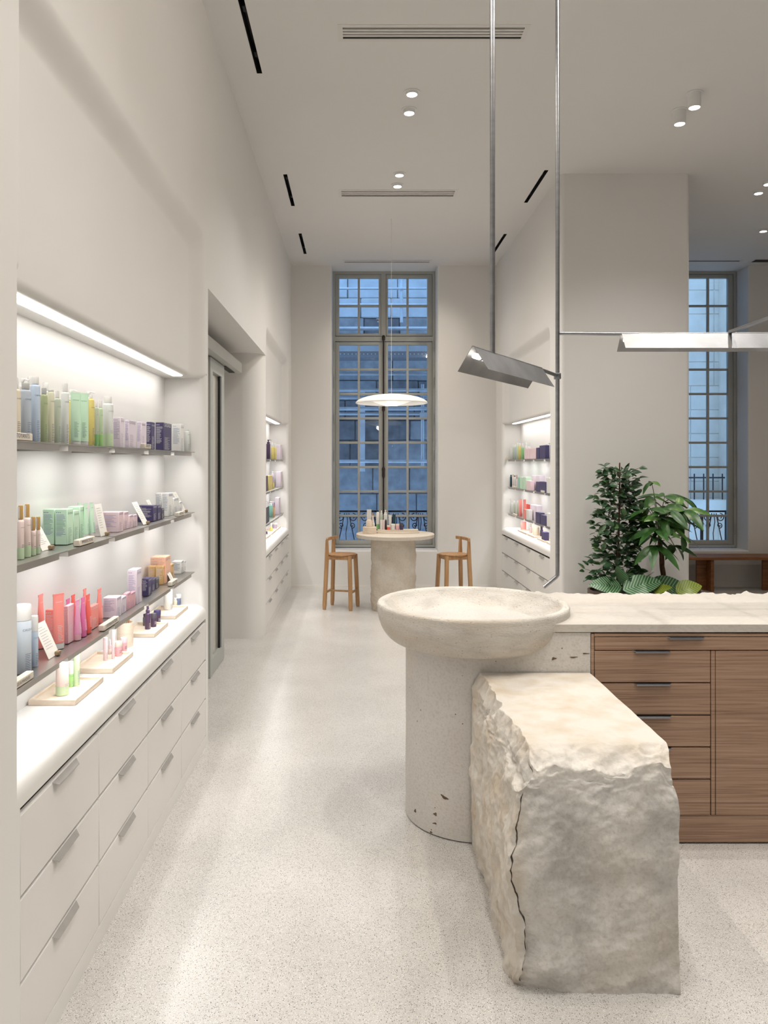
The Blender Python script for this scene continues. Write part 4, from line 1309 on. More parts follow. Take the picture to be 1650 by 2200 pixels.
def tube_pack(label, loc, w, h, col, cap='white', cap_h=0.02, rz=0.0, ink='white', detail=True, grp=None, thick=None):
    """squeeze tube standing on its cap, crimped at the top; wide side along local y"""
    t = thing('squeeze_tube', label, 'tube', loc, rz, grp)
    r0 = w / 2; th = thick or w / 2 * 0.72
    seg = 24 if detail else 12
    MB().lathe([(r0 * 0.96, 0), (r0 * 0.98, 0.001), (r0 * 0.98, cap_h)], seg, sx=th / r0).build('cap', PAL[cap], t)
    rg = []
    for k in range(9):
        q = k / 8
        z = cap_h + (h - cap_h - 0.006) * q
        tx = th * (1 - q ** 1.25) + 0.0012; ty = r0 * (1 + 0.05 * q)
        rg.append([(tx * math.cos(2 * PI * j / seg), ty * math.sin(2 * PI * j / seg), z) for j in range(seg)])
    MB().rings(rg).build('body', PAL[col], t)
    MB().box(-0.0011, 0.0011, -r0 * 1.05, r0 * 1.05, h - 0.008, h).build('crimp', PAL[col], t)
    if detail:
        m = MB(); 
        fn = lambda u, v: ((th * (1 - max(0, min(1, (v - cap_h) / (h - cap_h - 0.006))) ** 1.25) + 0.0012) * math.sqrt(max(0.0, 1 - (u / (r0 * 1.03)) ** 2)) + 0.0007, u, v)
        letters(m, BRAND, w * 0.62, fn, 0, h * 0.84)
        lines(m, max(4, int(h / 0.016)), w * 0.5, fn, 0, h * 0.42, 0.005, sd(), 0.0012)
        m.build('lettering', INKS[ink], t, smooth=False)
    return t

def jar(label, loc, r, h, col, lid='white', lid_h=None, rz=0.0, detail=True, grp=None, ink='dark'):
    t = thing('cream_jar', label, 'jar', loc, rz, grp)
    lh = lid_h or h * 0.36; seg = 24 if detail else 14
    MB().lathe([(r * 0.86, 0), (r * 0.93, 0.002), (r * 0.95, h - lh)], seg).build('body', PAL[col], t)
    MB().lathe([(r * 0.98, h - lh), (r, h - lh + 0.001), (r, h - 0.003), (r * 0.95, h), (0.001, h + 0.0005)], seg).build('lid', PAL[lid], t)
    if detail:
        m = MB(); fn = on_cyl(r * 0.955 + 0.0004, -0.4)
        lines(m, 3, r * 1.1, fn, 0, (h - lh) * 0.6, 0.005, sd(), 0.0014)
        m.build('lettering', INKS[ink], t, smooth=False)
    return t

def tray(label, x0, x1, y0, y1, z, h=0.020, rz=0.0, grp='travertine trays'):
    cx_, cy_ = (x0 + x1) / 2, (y0 + y1) / 2
    t = thing('stone_tray', label, 'tray', (cx_, cy_, z), rz, grp)
    hx, hy = (x1 - x0) / 2, (y1 - y0) / 2
    MB().box(-hx + 0.008, hx - 0.008, -hy + 0.008, hy - 0.008, 0, 0.009).build('base', TRAV, t)
    m = MB()
    m.cbox(-hx, hx, -hy, -hy + 0.010, 0, h, 0.002, 1); m.cbox(-hx, hx, hy - 0.010, hy, 0, h, 0.002, 1)
    m.cbox(-hx, -hx + 0.010, -hy + 0.008, hy - 0.008, 0, h, 0.002, 1); m.cbox(hx - 0.010, hx, -hy + 0.008, hy - 0.008, 0, h, 0.002, 1)
    m.build('rim', TRAV, t)
    return t

SIGNM = mat('sign_plaster', srgb((226, 216, 200)), 0.6, var=0.05, scale=20)
def sign(label, x, y0, y1, z, text=None, sgn=1, grp='shelf name blocks'):
    """small plaster bar along the shelf edge with a name on its front"""
    t = thing('shelf_sign', label, 'sign', (x, (y0 + y1) / 2, z), 0, grp)
    L = y1 - y0
    MB().cbox(-0.011, 0.011, -L / 2, L / 2, 0, 0.022, 0.002, 1).build('block', SIGNM, t)
    if text:
        m = MB(); fn = (lambda u, v: (0.0115, u, v)) if sgn > 0 else (lambda u, v: (-0.0115, -u, v))
        letters(m, text, L * 0.72, fn, 0.0, 0.0075)
        m.build('lettering', INKS['dark'], t, smooth=False)
    return t
CARDM = mat('card_paper', srgb((240, 236, 228)), 0.6, var=0.01)
CLIPM = mat('card_clip_wood', srgb((150, 128, 98)), 0.5, var=0.1, scale=30)
def card(label, x, y0, y1, z, h=0.085, lean=28, grp='leaning price cards'):
    t = thing('price_card', label, 'card', (x, (y0 + y1) / 2, z), 0, grp)
    L = y1 - y0; a = R(lean)
    def fn(u, v, o=0.0):
        return (-v * math.sin(a) + o * math.cos(a), u, v * math.cos(a) + o * math.sin(a) + 0.001)
    m = MB()
    m.rings([[fn(-L / 2, 0), fn(L / 2, 0), fn(L / 2, h), fn(-L / 2, h)], [fn(-L / 2, 0, 0.0012), fn(L / 2, 0, 0.0012), fn(L / 2, h, 0.0012), fn(-L / 2, h, 0.0012)]])
    m.build('sheet', CARDM, t)
    m = MB()
    lines(m, 9, L * 0.7, lambda u, v: fn(u, v, 0.0017), 0, h * 0.86, h * 0.075, sd(), 0.0014, cuts=1)
    m.build('lettering', INKS['soft'], t, smooth=False)
    MB().cbox(-0.002, 0.012, L * 0.10, L * 0.38, 0, 0.014, 0.002, 1).build('clip', CLIPM, t)
    return t

# ------------------------------------------------------------------ near left niche: what stands on the shelves
ZN = SHZ['near']
XB = XL - NB                                           # niche back plane
def fitx(x1, w):
    return max(min(x1, -0.948), XB + 0.004 + w)
def bxp(label, lv, x0, x1, x2, yt, yb, col, X1=None, **kw):
    z = ZN[lv] if lv < 3 else ZCNT
    s = (x1 - CX) / X1 if X1 else (yb - CY) / (H - z)
    X1 = X1 or (x1 - CX) / s
    w = (x1 - x0) / s; yb = CY + (H - z) * s
    h = (yb - yt) / s; Y0 = F / s; Y1 = F * X1 / (x2 - CX)
    X1 = fitx(X1, w)
    return carton(label, (X1 - w / 2, (Y0 + Y1) / 2, z + 0.0005), w, max(0.012, Y1 - Y0 - 0.0015), h, col, **kw)
def btp(label, lv, xc_, wpx, yt, yb, col, X=None, z=None, **kw):
    z = z if z is not None else (ZN[lv] if lv < 3 else ZCNT)
    if X:
        s = (xc_ - CX) / X; yb = CY + (H - z) * s
    else:
        s = (yb - CY) / (H - z)
    r = wpx / 2 / s
    Y = F / s + (0 if X else r)
    x = X or (xc_ - CX) / F * Y
    x = max(min(x, -0.948 - r), XB + 0.003 + r)
    return bottle(label, (x, Y, z + 0.0005), r, (yb - yt) / s, col, **kw)
def tbp(label, lv, xc_, wpx, yt, yb, col, X=None, w=None, **kw):
    z = ZN[lv]
    s = (xc_ - CX) / X if X else (yb - CY) / (H - z)
    if X:
        yb = CY + (H - z) * s
    Y = F / s + (0 if X else 0.012); x = X or (xc_ - CX) / F * Y
    return tube_pack(label, (max(min(x, -0.972), XB + 0.022), Y, z + 0.0005), w or 0.042, (yb - yt) / s, col, **kw)
G1, G2, G3, G4 = 'products on the near top shelf', 'products on the near middle shelf', 'products on the near bottom shelf', 'products on the near counter trays'
T = 'on the near top shelf'
# top shelf, front row
btp('cream bottle half hidden by the wall edge ' + T, 0, 34, 20, 836, 946, 'cream', X=-0.985, cap_r=0.008, grp=G1)
btp('slate blue bottle with a short grey cap ' + T, 0, 55, 22.5, 838, 946, 'slate', X=-0.985, cap='grey', cap_h=0.017, grp=G1, ink='blueink')
btp('tall light blue bottle with a white cap ' + T, 0, 75.5, 21, 827, 946, 'blue', X=-0.985, cap_h=0.022, grp=G1, ink='blueink')
btp('olive green bottle with a dark grey cap ' + T, 0, 94.5, 15, 848, 948, 'olive', X=-0.985, cap='grey', cap_h=0.018, grp=G1, ink='greenink')
btp('pale yellow flat-topped bottle ' + T, 0, 109, 14, 842, 948, 'paleyel', X=-0.985, cap='clear', cap_h=0.005, cap_r=0.010, grp=G1)
btp('sage bottle with a small white cap ' + T, 0, 123, 14.5, 856, 950, 'sage', X=-0.985, cap_h=0.022, cap_r=0.007, grp=G1, ink='greenink')
btp('clear white bottle with a large white cap ' + T, 0, 139.5, 16.5, 843, 951, 'clear', X=-0.985, cap_h=0.028, grp=G1)
tbp('left of the two flat green tubes ' + T, 0, 162.5, 17, 843, 952, 'mint', X=-0.975, w=0.034, ink='greenink', rz=R(-50), grp=G1, cap_h=0.012)
tbp('right of the two flat green tubes ' + T, 0, 179.5, 15, 845, 953, 'mint', X=-0.975, w=0.034, ink='greenink', rz=R(-50), grp=G1, cap_h=0.012)
btp('yellow oil bottle with a small white cap ' + T, 0, 195.5, 14, 857, 955, 'yellow', X=-0.985, cap_h=0.012, cap_r=0.006, grp=G1)
btp('darker of two small green bottles ' + T, 0, 207.0, 9, 875, 956, 'sage', X=-0.985, cap_h=0.018, cap_r=0.005, grp=G1, ink='greenink', sleeve='green')
btp('lighter of two small green bottles ' + T, 0, 216.0, 9, 877, 957, 'palegreen', X=-0.985, cap_h=0.026, cap_r=0.0065, grp=G1, ink='greenink', sleeve='lime')
btp('milky bottle with white cap beside the lilac boxes ' + T, 0, 232, 22, 867, 958, 'clear', X=-0.982, cap_h=0.026, grp=G1, ink='soft', sleeve='palegreen')
# back row
for xx, yt, cl, kd, lb in ((48, 826, 'white', 'pump', 'leftmost white pump bottle in the back row'), (66, 812, 'white', 'cap', 'white bottle with domed cap in the back row'), (98, 824, 'clear', 'cap', 'clear bottle behind the olive bottle'),
                           (118, 846, 'paleyel', 'cap', 'pale bottle behind the sage bottle'), (152, 846, 'yellow', 'pump', 'yellow pump bottle behind the left green tube'), (190, 848, 'white', 'pump', 'white pump bottle behind the right green tube')):
    btp(lb + ' ' + T, 0, xx, 17, yt + 16, 940, cl, X=-1.062, kind=kd, cap_h=0.026, grp=G1, detail=False)
# cartons at the far end of the top shelf
for a in (('first lilac carton beside the milky bottle', 242.7, 258.5, 267.5, 897, 'lilac', 'soft', 'violet'), ('second lilac carton from the bottles', 268.5, 276.5, 292.5, 902, 'lilac', 'soft', 'violet'), ('third lilac carton next to the navy boxes', 293.5, 304, 313.5, 906, 'lilac', 'soft', 'violet'),
          ('slim navy carton next to the lilac ones', 314.5, 325, 333, 907, 'navy', 'white', 'white'), ('larger navy carton before the white ones', 334, 351, 368.5, 908, 'navy', 'white', 'white'),
          ('white carton beside the navy ones', 370, 388.5, 395, 911, 'white', 'blueink', 'blueink')):
    bxp(a[0] + ' ' + T, 0, a[1], a[2], a[3], a[4], 960, a[5], X1=-0.962, ink=a[6], side=a[7], grp=G1)
btp('small clear bottle at the far end ' + T, 0, 402, 11, 926, 966, 'clear', X=-0.985, cap='clear', cap_h=0.010, grp=G1, ink='blueink')
sign('name block by the slate bottle on the near top shelf', -0.953, 2.06, 2.225, ZN[0], 'NETTOYANTS')
sign('name block before the navy cartons on the near top shelf', -0.953, 3.40, 3.50, ZN[0], 'SERUMS')
# middle shelf
T = 'on the near middle shelf'
CB = ('capblue', 'white', 'tan')
btp('left tall serum bottle with striped metal cap ' + T, 1, 44.5, 13.5, 1118, 1203, 'blush', cap='gold', cap_h=0.040, cap_r=0.0065, cap2=CB, grp=G2, sleeve='palegreen')
btp('right tall serum bottle with striped metal cap ' + T, 1, 58.5, 14.5, 1113, 1198, 'blush', cap='gold', cap_h=0.038, cap_r=0.0065, cap2=CB, grp=G2, sleeve='palegreen')
btp('left small serum bottle with striped metal cap ' + T, 1, 71.5, 10.5, 1141, 1194.5, 'blush', cap='gold', cap_h=0.040, cap_r=0.0062, cap2=CB, grp=G2, sleeve='palegreen')
btp('right small serum bottle with striped metal cap ' + T, 1, 82, 9, 1140, 1191, 'blush', cap='gold', cap_h=0.040, cap_r=0.0062, cap2=CB, grp=G2, sleeve='palegreen')
card('leaning card beside the serum bottles', -1.008, 2.452, 2.532, ZN[1], 0.082)
bxp('front left mint carton of the block of four ' + T, 1, 91.5, 116.7, 130, 1095, 1171, 'mint', X1=-1.049, ink='greenink', side='blueink', grp=G2)
bxp('front right mint carton of the block of four ' + T, 1, 118, 144, 157.5, 1095, 1171, 'mint', ink='greenink', side='blueink', grp=G2)
bxp('rear left mint carton of the block of four ' + T, 1, 105.5, 130.4, 143, 1099, 1171, 'mint', X1=-1.049, ink='greenink', side='blueink', grp=G2)
bxp('rear right mint carton of the block of four ' + T, 1, 132, 158, 170.5, 1098, 1165, 'mint', X1=-1.0065, ink='greenink', side='blueink', grp=G2)
bxp('tall single mint carton behind the block of four ' + T, 1, 146, 171.5, 181, 1089, 1160, 'mint', X1=-1.008, ink='greenink', side='blueink', grp=G2)
tbp('left mint tube beside the cartons ' + T, 1, 184, 13, 1081, 1153, 'mint', w=0.034, ink='greenink', grp=G2, X=-1.005)
tbp('right mint tube beside the cartons ' + T, 1, 196.5, 11, 1079.5, 1151, 'mint', w=0.034, ink='greenink', grp=G2, X=-1.005)
tbp('rear mint tube behind the others ' + T, 1, 171, 18, 1080, 1150, 'mintlight', w=0.034, X=-1.078, grp=G2, detail=False)
card('leaning card beside the mint tubes', -0.985, 2.94, 3.02, ZN[1], 0.125, 12)
sign('name block before the mint cartons', -0.953, 2.60, 2.75, ZN[1], 'IMPERFECTIONS')
bxp('front one of two wide pink cartons ' + T, 1, 215.6, 255, 265.5, 1101, 1144, 'pink', ink='violet', side='violet', grp=G2)
bxp('rear one of two wide pink cartons ' + T, 1, 227, 266.2, 276.5, 1101, 1139, 'pink', X1=-0.9885, ink='violet', side='violet', grp=G2)
bxp('left small pink carton of a pair ' + T, 1, 270, 277.5, 286, 1108, 1138, 'pink', ink='rose' if False else 'violet', grp=G2, X1=-0.985)
bxp('right small pink carton of a pair ' + T, 1, 279.5, 287, 295.5, 1107.5, 1135, 'pink', ink='violet', grp=G2, X1=-0.985)
card('tall leaning card beside the small pink cartons', -0.975, 3.49, 3.57, ZN[1], 0.115)
bxp('front one of two navy cartons ' + T, 1, 293.5, 329, 337.5, 1087, 1122, 'navy', ink='white', side='white', grp=G2, X1=-0.985)
bxp('rear one of two navy cartons ' + T, 1, 303, 338.3, 346.5, 1087, 1118, 'navy', X1=-0.985, ink='white', side='white', grp=G2)
bxp('short charcoal carton at the end of the navy pair ' + T, 1, 336, 347.3, 353, 1093, 1115, 'charcoal', X1=-0.985, ink='white', side='white', grp=G2)
card('leaning card between navy and white cartons', -1.050, 3.97, 4.03, ZN[1], 0.10)
bxp('left tall white carton ' + T, 1, 334, 347, 353.5, 1060, 1110, 'white', X1=-1.045, ink='blueink', side='blueink', grp=G2)
bxp('right tall white carton ' + T, 1, 348, 361.7, 371.5, 1060, 1108, 'white', X1=-0.998, ink='blueink', side='blueink', grp=G2)
bxp('half-height white carton beside the tall pair ' + T, 1, 360, 372.5, 384.5, 1072, 1104, 'white', X1=-0.998, ink='blueink', side='blueink', grp=G2)
bxp('smallest white carton near the far end ' + T, 1, 375, 385.5, 392, 1079, 1102, 'white', X1=-0.998, ink='blueink', side='blueink', grp=G2)
card('big leaning card at the far end of the near middle shelf', -0.990, 4.345, 4.43, ZN[1], 0.13)
sign('name block at the far end of the near middle shelf', -0.953, 4.04, 4.17, ZN[1], 'ANTI-AGE')
# bottom shelf
T = 'on the near bottom shelf'
btp('large white spray can at the wall edge ' + T, 2, 47, 39, 1335, 1450, 'paleblue', kind='overcap', cap_h=0.044, shoulder=0.003, grp=G3, ink='blueink')
btp('small light blue spray can ' + T, 2, 74, 15.5, 1357, 1434, 'blue', kind='overcap', cap_h=0.046, shoulder=0.003, grp=G3, ink='blueink')
card('leaning card before the coral tubes', -0.985, 2.445, 2.53, ZN[2], 0.118, 24)
tbp('coral tube left of the coral carton ' + T, 2, 87.5, 20, 1277, 1388, 'coral', X=-1.075, w=0.036, cap='coral', ink='white', grp=G3)
bxp('coral carton between two coral tubes ' + T, 2, 97, 120, 126, 1311, 1385, 'coral', ink='white', side='white', grp=G3)
tbp('coral tube standing on a white cap ' + T, 2, 125.5, 25, 1277, 1395, 'coral', w=0.040, cap='white', ink='white', grp=G3, rz=R(-35))
bxp('deep pink carton beside the white capped tube ' + T, 2, 136.7, 146, 160, 1303, 1386, 'rose', ink='white', side='white', grp=G3, X1=-1.003)
tbp('pale pink tube ' + T, 2, 166.5, 13, 1289, 1374, 'palepink', w=0.034, cap='rose', grp=G3, X=-0.995)
tbp('magenta tube in the front row ' + T, 2, 178.3, 11, 1283, 1366, 'magenta', w=0.034, cap='magenta', grp=G3, X=-0.995)
tbp('red tube in the front row ' + T, 2, 189, 11, 1277.5, 1358, 'red', w=0.034, cap='red', grp=G3, X=-0.995)
for xx, yt, cl, lb in ((146, 1287, 'magenta', 'magenta tube in the back row'), (157, 1278, 'red', 'red tube in the back row'), (182, 1265, 'coral', 'tall coral tube in the back row')):
    tbp(lb + ' ' + T, 2, xx, 11, yt, 1360, cl, X=-1.078, w=0.032, cap=cl, grp=G3, detail=False)
bxp('low coral carton before the tall coral tube ' + T, 2, 186, 196.5, 212, 1305, 1352, 'coral', ink='white', side='white', grp=G3, X1=-0.998)
tbp('tall coral tube beside the lilac carton ' + T, 2, 213.5, 16, 1265, 1342, 'coral', w=0.036, cap='coral', grp=G3, X=-1.012)
bxp('front one of two wide lilac cartons ' + T, 2, 221, 250.5, 261, 1285, 1328, 'lilac', ink='violet', side='violet', grp=G3)
bxp('rear one of two wide lilac cartons ' + T, 2, 232, 261.5, 272, 1285, 1322, 'lilac', X1=-0.9785, ink='violet', side='violet', grp=G3)
bxp('left small pink and red carton ' + T, 2, 264, 273, 281.5, 1276, 1315, 'rose', X1=-0.9785, ink='violet', grp=G3)
bxp('right small pink and red carton ' + T, 2, 275, 282, 291, 1275, 1310, 'rose', X1=-0.9785, ink='violet', grp=G3)
bxp('tall slim lilac carton ' + T, 2, 274, 293.4, 304.5, 1225, 1299, 'lilac', X1=-0.9785, ink='violet', side='violet', grp=G3)
bxp('front one of two navy cartons ' + T, 2, 304.8, 318.5, 326, 1244, 1281, 'navy', ink='white', side='white', grp=G3)
bxp('rear one of two navy cartons ' + T, 2, 313, 326.5, 334, 1244, 1278, 'navy', X1=-1.003, ink='white', side='white', grp=G3)
bxp('small charcoal carton after the navy pair ' + T, 2, 326, 335, 342, 1243, 1270, 'charcoal', X1=-1.003, ink='white', side='white', grp=G3)
bxp('left amber carton ' + T, 2, 318, 333, 336.5, 1217, 1262, 'amber', X1=-1.052, ink='dark', side='white', grp=G3)
bxp('right amber carton ' + T, 2, 334, 350.5, 354, 1217, 1261, 'amber', X1=-1.002, ink='dark', side='white', grp=G3)
bxp('left tall peach carton ' + T, 2, 323, 340, 351, 1198, 1256, 'peach', X1=-1.048, ink='soft', side='soft', grp=G3)
bxp('right tall peach carton ' + T, 2, 340, 355.4, 366.5, 1198, 1256, 'peachdeep', X1=-0.998, ink='soft', side='soft', grp=G3)
bxp('amber carton behind the peach pair ' + T, 2, 353, 367.5, 374, 1214, 1250, 'amber', X1=-0.998, ink='dark', side='white', grp=G3)
card('small leaning card beside the amber cartons', -0.975, 4.02, 4.08, ZN[2], 0.075)
bxp('front one of two wide white cartons ' + T, 2, 369, 389, 395, 1207, 1239, 'white', X1=-0.998, ink='blueink', side='blueink', grp=G3)
bxp('rear one of two wide white cartons ' + T, 2, 376, 395.5, 401, 1207, 1236, 'white', X1=-0.998, ink='blueink', side='blueink', grp=G3)
bxp('small bluish carton at the far end ' + T, 2, 391, 401.8, 407, 1209, 1233, 'bluejar', X1=-0.998, ink='white', grp=G3)
sign('name block nearest the wall edge on the near bottom shelf', -0.956, 2.05, 2.24, ZN[2], 'GOMMAGES & MASQUES')
sign('name block before the tall coral tube', -0.956, 2.86, 3.04, ZN[2], 'HYDRATATION')
sign('name block before the peach cartons', -0.956, 3.90, 4.03, ZN[2], 'PROTECTION')
# stone trays on the niche counter
tray('travertine tray with green bottles nearest the camera', -1.113, -0.953, 2.59, 2.88, ZCNT)
tray('travertine tray with pink bottles and jars', -1.113, -0.953, 2.985, 3.26, ZCNT)
tray('travertine tray with dark purple jars', -1.113, -0.953, 3.60, 3.86, ZCNT)
tray('travertine tray at the far end with a white bottle', -1.113, -0.953, 4.02, 4.31, ZCNT)
ZT_ = ZCNT + 0.009
btp('frosted pale bottle on the first travertine tray', 3, 134, 26.5, 1430, 1496.5, 'blush', z=ZT_, kind='overcap', cap='offwhite', cap_h=0.008, shoulder=0.003, grp=G4, ink='soft', sleeve='palegreen')
btp('lime bottle with white cap on the first travertine tray', 3, 152, 11.5, 1447, 1485, 'lime', z=ZT_, kind='overcap', cap_h=0.044, shoulder=0.003, grp=G4, ink='greenink', X=-1.04)
btp('tall pale green bottle on the first travertine tray', 3, 164, 14.5, 1388, 1475, 'palegreen', z=ZT_, grp=G4, ink='blueink', cap_h=0.006)
btp('short pink serum bottle on the second travertine tray', 3, 226.5, 9.5, 1376, 1420, 'pink', z=ZT_, kind='overcap', cap='pink', cap_h=0.010, shoulder=0.004, grp=G4, brand=False)
btp('clear pink dropper bottle on the second travertine tray', 3, 236, 8.5, 1394, 1417, 'blush', z=ZT_, kind='dropper', cap='pink', grp=G4, brand=False, X=-1.05)
btp('tall slim pink bottle on the second travertine tray', 3, 243.5, 7, 1353, 1416, 'pink', z=ZT_, kind='overcap', cap='pink', cap_h=0.010, shoulder=0.004, grp=G4, brand=False)
def jrp(label, xc_, wpx, yt, yb, col, lid, X=None, **kw):
    s = (yb - CY) / (H - ZT_); r = wpx / 2 / s; Y = F / s + r; x = X or (xc_ - CX) / F * Y
    return jar(label, (max(min(x, -0.965 - r), XB + 0.01 + r), Y, ZT_ + 0.0005), r, (yb - yt) / s, col, lid, grp=G4, **kw)
jrp('blush cream jar with white lid on the second travertine tray', 254, 17, 1380, 1411, 'rose', 'offwhite')
jrp('rose cream jar with pink lid on the second travertine tray', 266, 14, 1371, 1402, 'rose', 'pink')
# travertine beaker with spatulas
cpx = (285 - CX) / F * 3.46
t = thing('stone_beaker', 'round travertine beaker between two trays in the near niche', 'beaker', (-1.0415, 3.435, ZCNT))
MB().lathe([(0.034, 0), (0.036, 0.002), (0.036, 0.106), (0.034, 0.108), (0.030, 0.106), (0.029, 0.014), (0.002, 0.012)], 30).build('cup', TRAV, t)
for k in range(7):
    a = k * 0.9
    MB().box(-0.003, 0.003, -0.0008, 0.0008, 0.014, 0.122).build('spatula', PAL['tan'], t, (0.018 * math.cos(a), 0.018 * math.sin(a), 0), (0, 0, a))
btp('dark purple dropper bottle on the third travertine tray', 3, 317.5, 12, 1318, 1353, 'purple', z=ZT_, kind='dropper', cap='purple', grp=G4, ink='white', brand=False)
btp('small black bottle behind the dropper on the third travertine tray', 3, 311, 8, 1326, 1345, 'charcoal', z=ZT_, cap='black', cap_h=0.012, grp=G4, ink='white', brand=False)
jrp('front dark purple jar on the third travertine tray', 330, 12.5, 1319, 1348, 'purple', 'charcoal', ink='white')
jrp('rear larger dark purple jar on the third travertine tray', 338, 15, 1312.5, 1341, 'purple', 'navy', ink='white')
btp('white pump-less bottle on the fourth travertine tray', 3, 361.5, 18, 1278, 1311, 'white', z=ZT_, kind='overcap', cap_h=0.022, grp=G4, ink='blueink', shoulder=0.003)
btp('tiny cream bottle on the fourth travertine tray', 3, 376.5, 8, 1290, 1305, 'cream', z=ZT_, cap_h=0.010, grp=G4, brand=False)
jrp('blue jar with white lid on the fourth travertine tray', 383, 12, 1278, 1300.5, 'bluejar', 'white')

# ------------------------------------------------------------------ right niche (seen small): same kind of goods
ZRs = SHZ['right']
XBR = XR + NB
def rx(px, X):
    return F * X / (px - CX)
def rbox(label, lv, px0, px1, yt, col, d=0.055, X=1.895, emblem=None, w=0.06, z=None):
    """px0..px1 = span of the carton's room-facing side"""
    z = z if z is not None else ZRs[lv]
    Y1, Y0 = rx(px0, X), rx(px1, X)
    s = F / ((Y0 + Y1) / 2)
    h = (CY + (H - z) * s - yt) / s
    return carton(label, (X + w / 2, (Y0 + Y1) / 2, z + 0.0005), w, max(0.02, Y1 - Y0), h, col, rz=PI, detail=False, grp='products in the right niche', emblem=emblem)
def rbot(label, lv, px, wpx, yt, col, X=1.94, z=None, **kw):
    z = z if z is not None else ZRs[lv]
    Y = rx(px, X); s = F / Y
    return bottle(label, (X, Y, z + 0.0005), wpx / 2 / s, (CY + (H - z) * s - yt) / s, col, rz=PI, detail=False, grp='products in the right niche', **kw)
T = 'on the top shelf of the right niche'
rbot('clear bottle at the far end ' + T, 0, 1098.5, 5, 966, 'clear', cap_h=0.02)
rbot('grey green bottle second from the far end ' + T, 0, 1103, 5, 961, 'sage', cap_h=0.03)
rbot('slate bottle third from the far end ' + T, 0, 1107.5, 5, 961, 'slate', cap_h=0.03)
rbot('pale green bottle left of the yellow one ' + T, 0, 1111.5, 4.5, 957, 'palegreen', cap_h=0.03)
rbot('yellow bottle ' + T, 0, 1116.8, 5.5, 958, 'yellow', cap_h=0.03)
rbot('deep green bottle right of the yellow one ' + T, 0, 1123, 6, 962, 'green', cap_h=0.05)
rbox('first pink carton ' + T, 0, 1127, 1132, 963, 'pink')
rbox('second pink carton ' + T, 0, 1132.5, 1137.5, 963, 'pink')
rbox('widest pink carton ' + T, 0, 1138, 1151, 963, 'pink')
rbot('white bottle behind the pink cartons ' + T, 0, 1131, 5, 958, 'white', X=2.0, cap_h=0.04)
rbot('clear bottle behind the widest pink carton ' + T, 0, 1137, 6, 959, 'clear', X=2.0, cap_h=0.045)
rbox('slim navy carton ' + T, 0, 1152, 1158, 962, 'navy')
rbox('large navy carton ' + T, 0, 1159, 1171, 957, 'navy')
rbot('clear bottle nearest the camera ' + T, 0, 1175, 4.5, 957, 'clear', cap_h=0.015)
rbot('frosted bottle at the niche edge ' + T, 0, 1180, 4.5, 955, 'clear', cap='grey', cap_h=0.01)
T = 'on the middle shelf of the right niche'
rbot('dark teal bottle ' + T, 1, 1098, 4.6, 1024, 'teal', cap='teal', cap_h=0.02)
rbot('tan capped cream bottle beside the teal one in the right niche', 1, 1102.3, 3, 1025, 'blush', cap='tan', cap_h=0.03)
rbot('white bottle between two tan capped ones ' + T, 1, 1106, 4, 1025, 'white', cap='charcoal', cap_h=0.018)
rbot('tan capped cream bottle beside the mint cartons in the right niche', 1, 1110.4, 3.2, 1029, 'blush', cap='tan', cap_h=0.045)
rbox('first mint carton from the far end ' + T, 1, 1112.5, 1116.6, 1026, 'mintblue')
rbox('second mint carton from the far end ' + T, 1, 1117, 1123.4, 1025, 'mint')
rbox('third mint carton from the far end ' + T, 1, 1124, 1130, 1025, 'mint')
rbox('low pink carton before the lilac ones ' + T, 1, 1131, 1140, 1033, 'pink', X=1.885, w=0.04)
rbox('left tall lilac carton ' + T, 1, 1142.5, 1151, 1021.5, 'lilac', X=1.95)
rbox('right tall lilac carton ' + T, 1, 1151.5, 1159.5, 1021.5, 'lilac', X=1.95)
rbox('left navy carton ' + T, 1, 1151.5, 1158.5, 1035, 'navy', X=1.885, w=0.05)
rbox('right navy carton ' + T, 1, 1159, 1172, 1035, 'navy', X=1.885, w=0.05)
rbox('white carton at the niche edge ' + T, 1, 1173.5, 1181.5, 1027, 'white')
T = 'on the bottom shelf of the right niche'
rbot('left clear bottle ' + T, 2, 1096, 4, 1076, 'clear', cap_h=0.03)
rbot('right clear bottle ' + T, 2, 1100.3, 4, 1080, 'white', cap_h=0.03)
rbot('left sage bottle ' + T, 2, 1105.5, 4.5, 1082, 'sage', cap_h=0.03)
rbot('right sage bottle ' + T, 2, 1112, 4.5, 1081, 'sage', cap_h=0.03)
def rtube(label, px, yt, col, X=1.93, w=0.04):
    Y = rx(px, X); s = F / Y
    return tube_pack(label, (X, Y, ZRs[2] + 0.0005), w, (CY + (H - ZRs[2]) * s - yt) / s, col, cap=col, rz=R(120), detail=False, grp='products in the right niche')
rtube('left tall coral tube ' + T, 1118, 1073, 'coral')
rtube('right tall coral tube ' + T, 1127, 1073, 'coral')
rtube('left short red tube ' + T, 1132.8, 1083, 'red', X=2.0, w=0.034)
rtube('right short red tube ' + T, 1136.8, 1084, 'red', X=2.0, w=0.034)
rbox('small red and white carton ' + T, 2, 1124.5, 1129.5, 1094, 'coral', X=1.89, w=0.03)
rbox('small white carton ' + T, 2, 1130.5, 1136, 1095, 'white', X=1.89, w=0.04)
rbox('large lilac carton ' + T, 2, 1139, 1153, 1085, 'lilac', X=1.945)
rbox('left navy carton ' + T, 2, 1150.5, 1160, 1101, 'navy', X=1.890, w=0.05)
rbox('right navy carton ' + T, 2, 1161, 1173, 1107, 'navy', X=1.890, w=0.05)
rbox('white carton at the niche edge ' + T, 2, 1174.5, 1181.5, 1103, 'white')
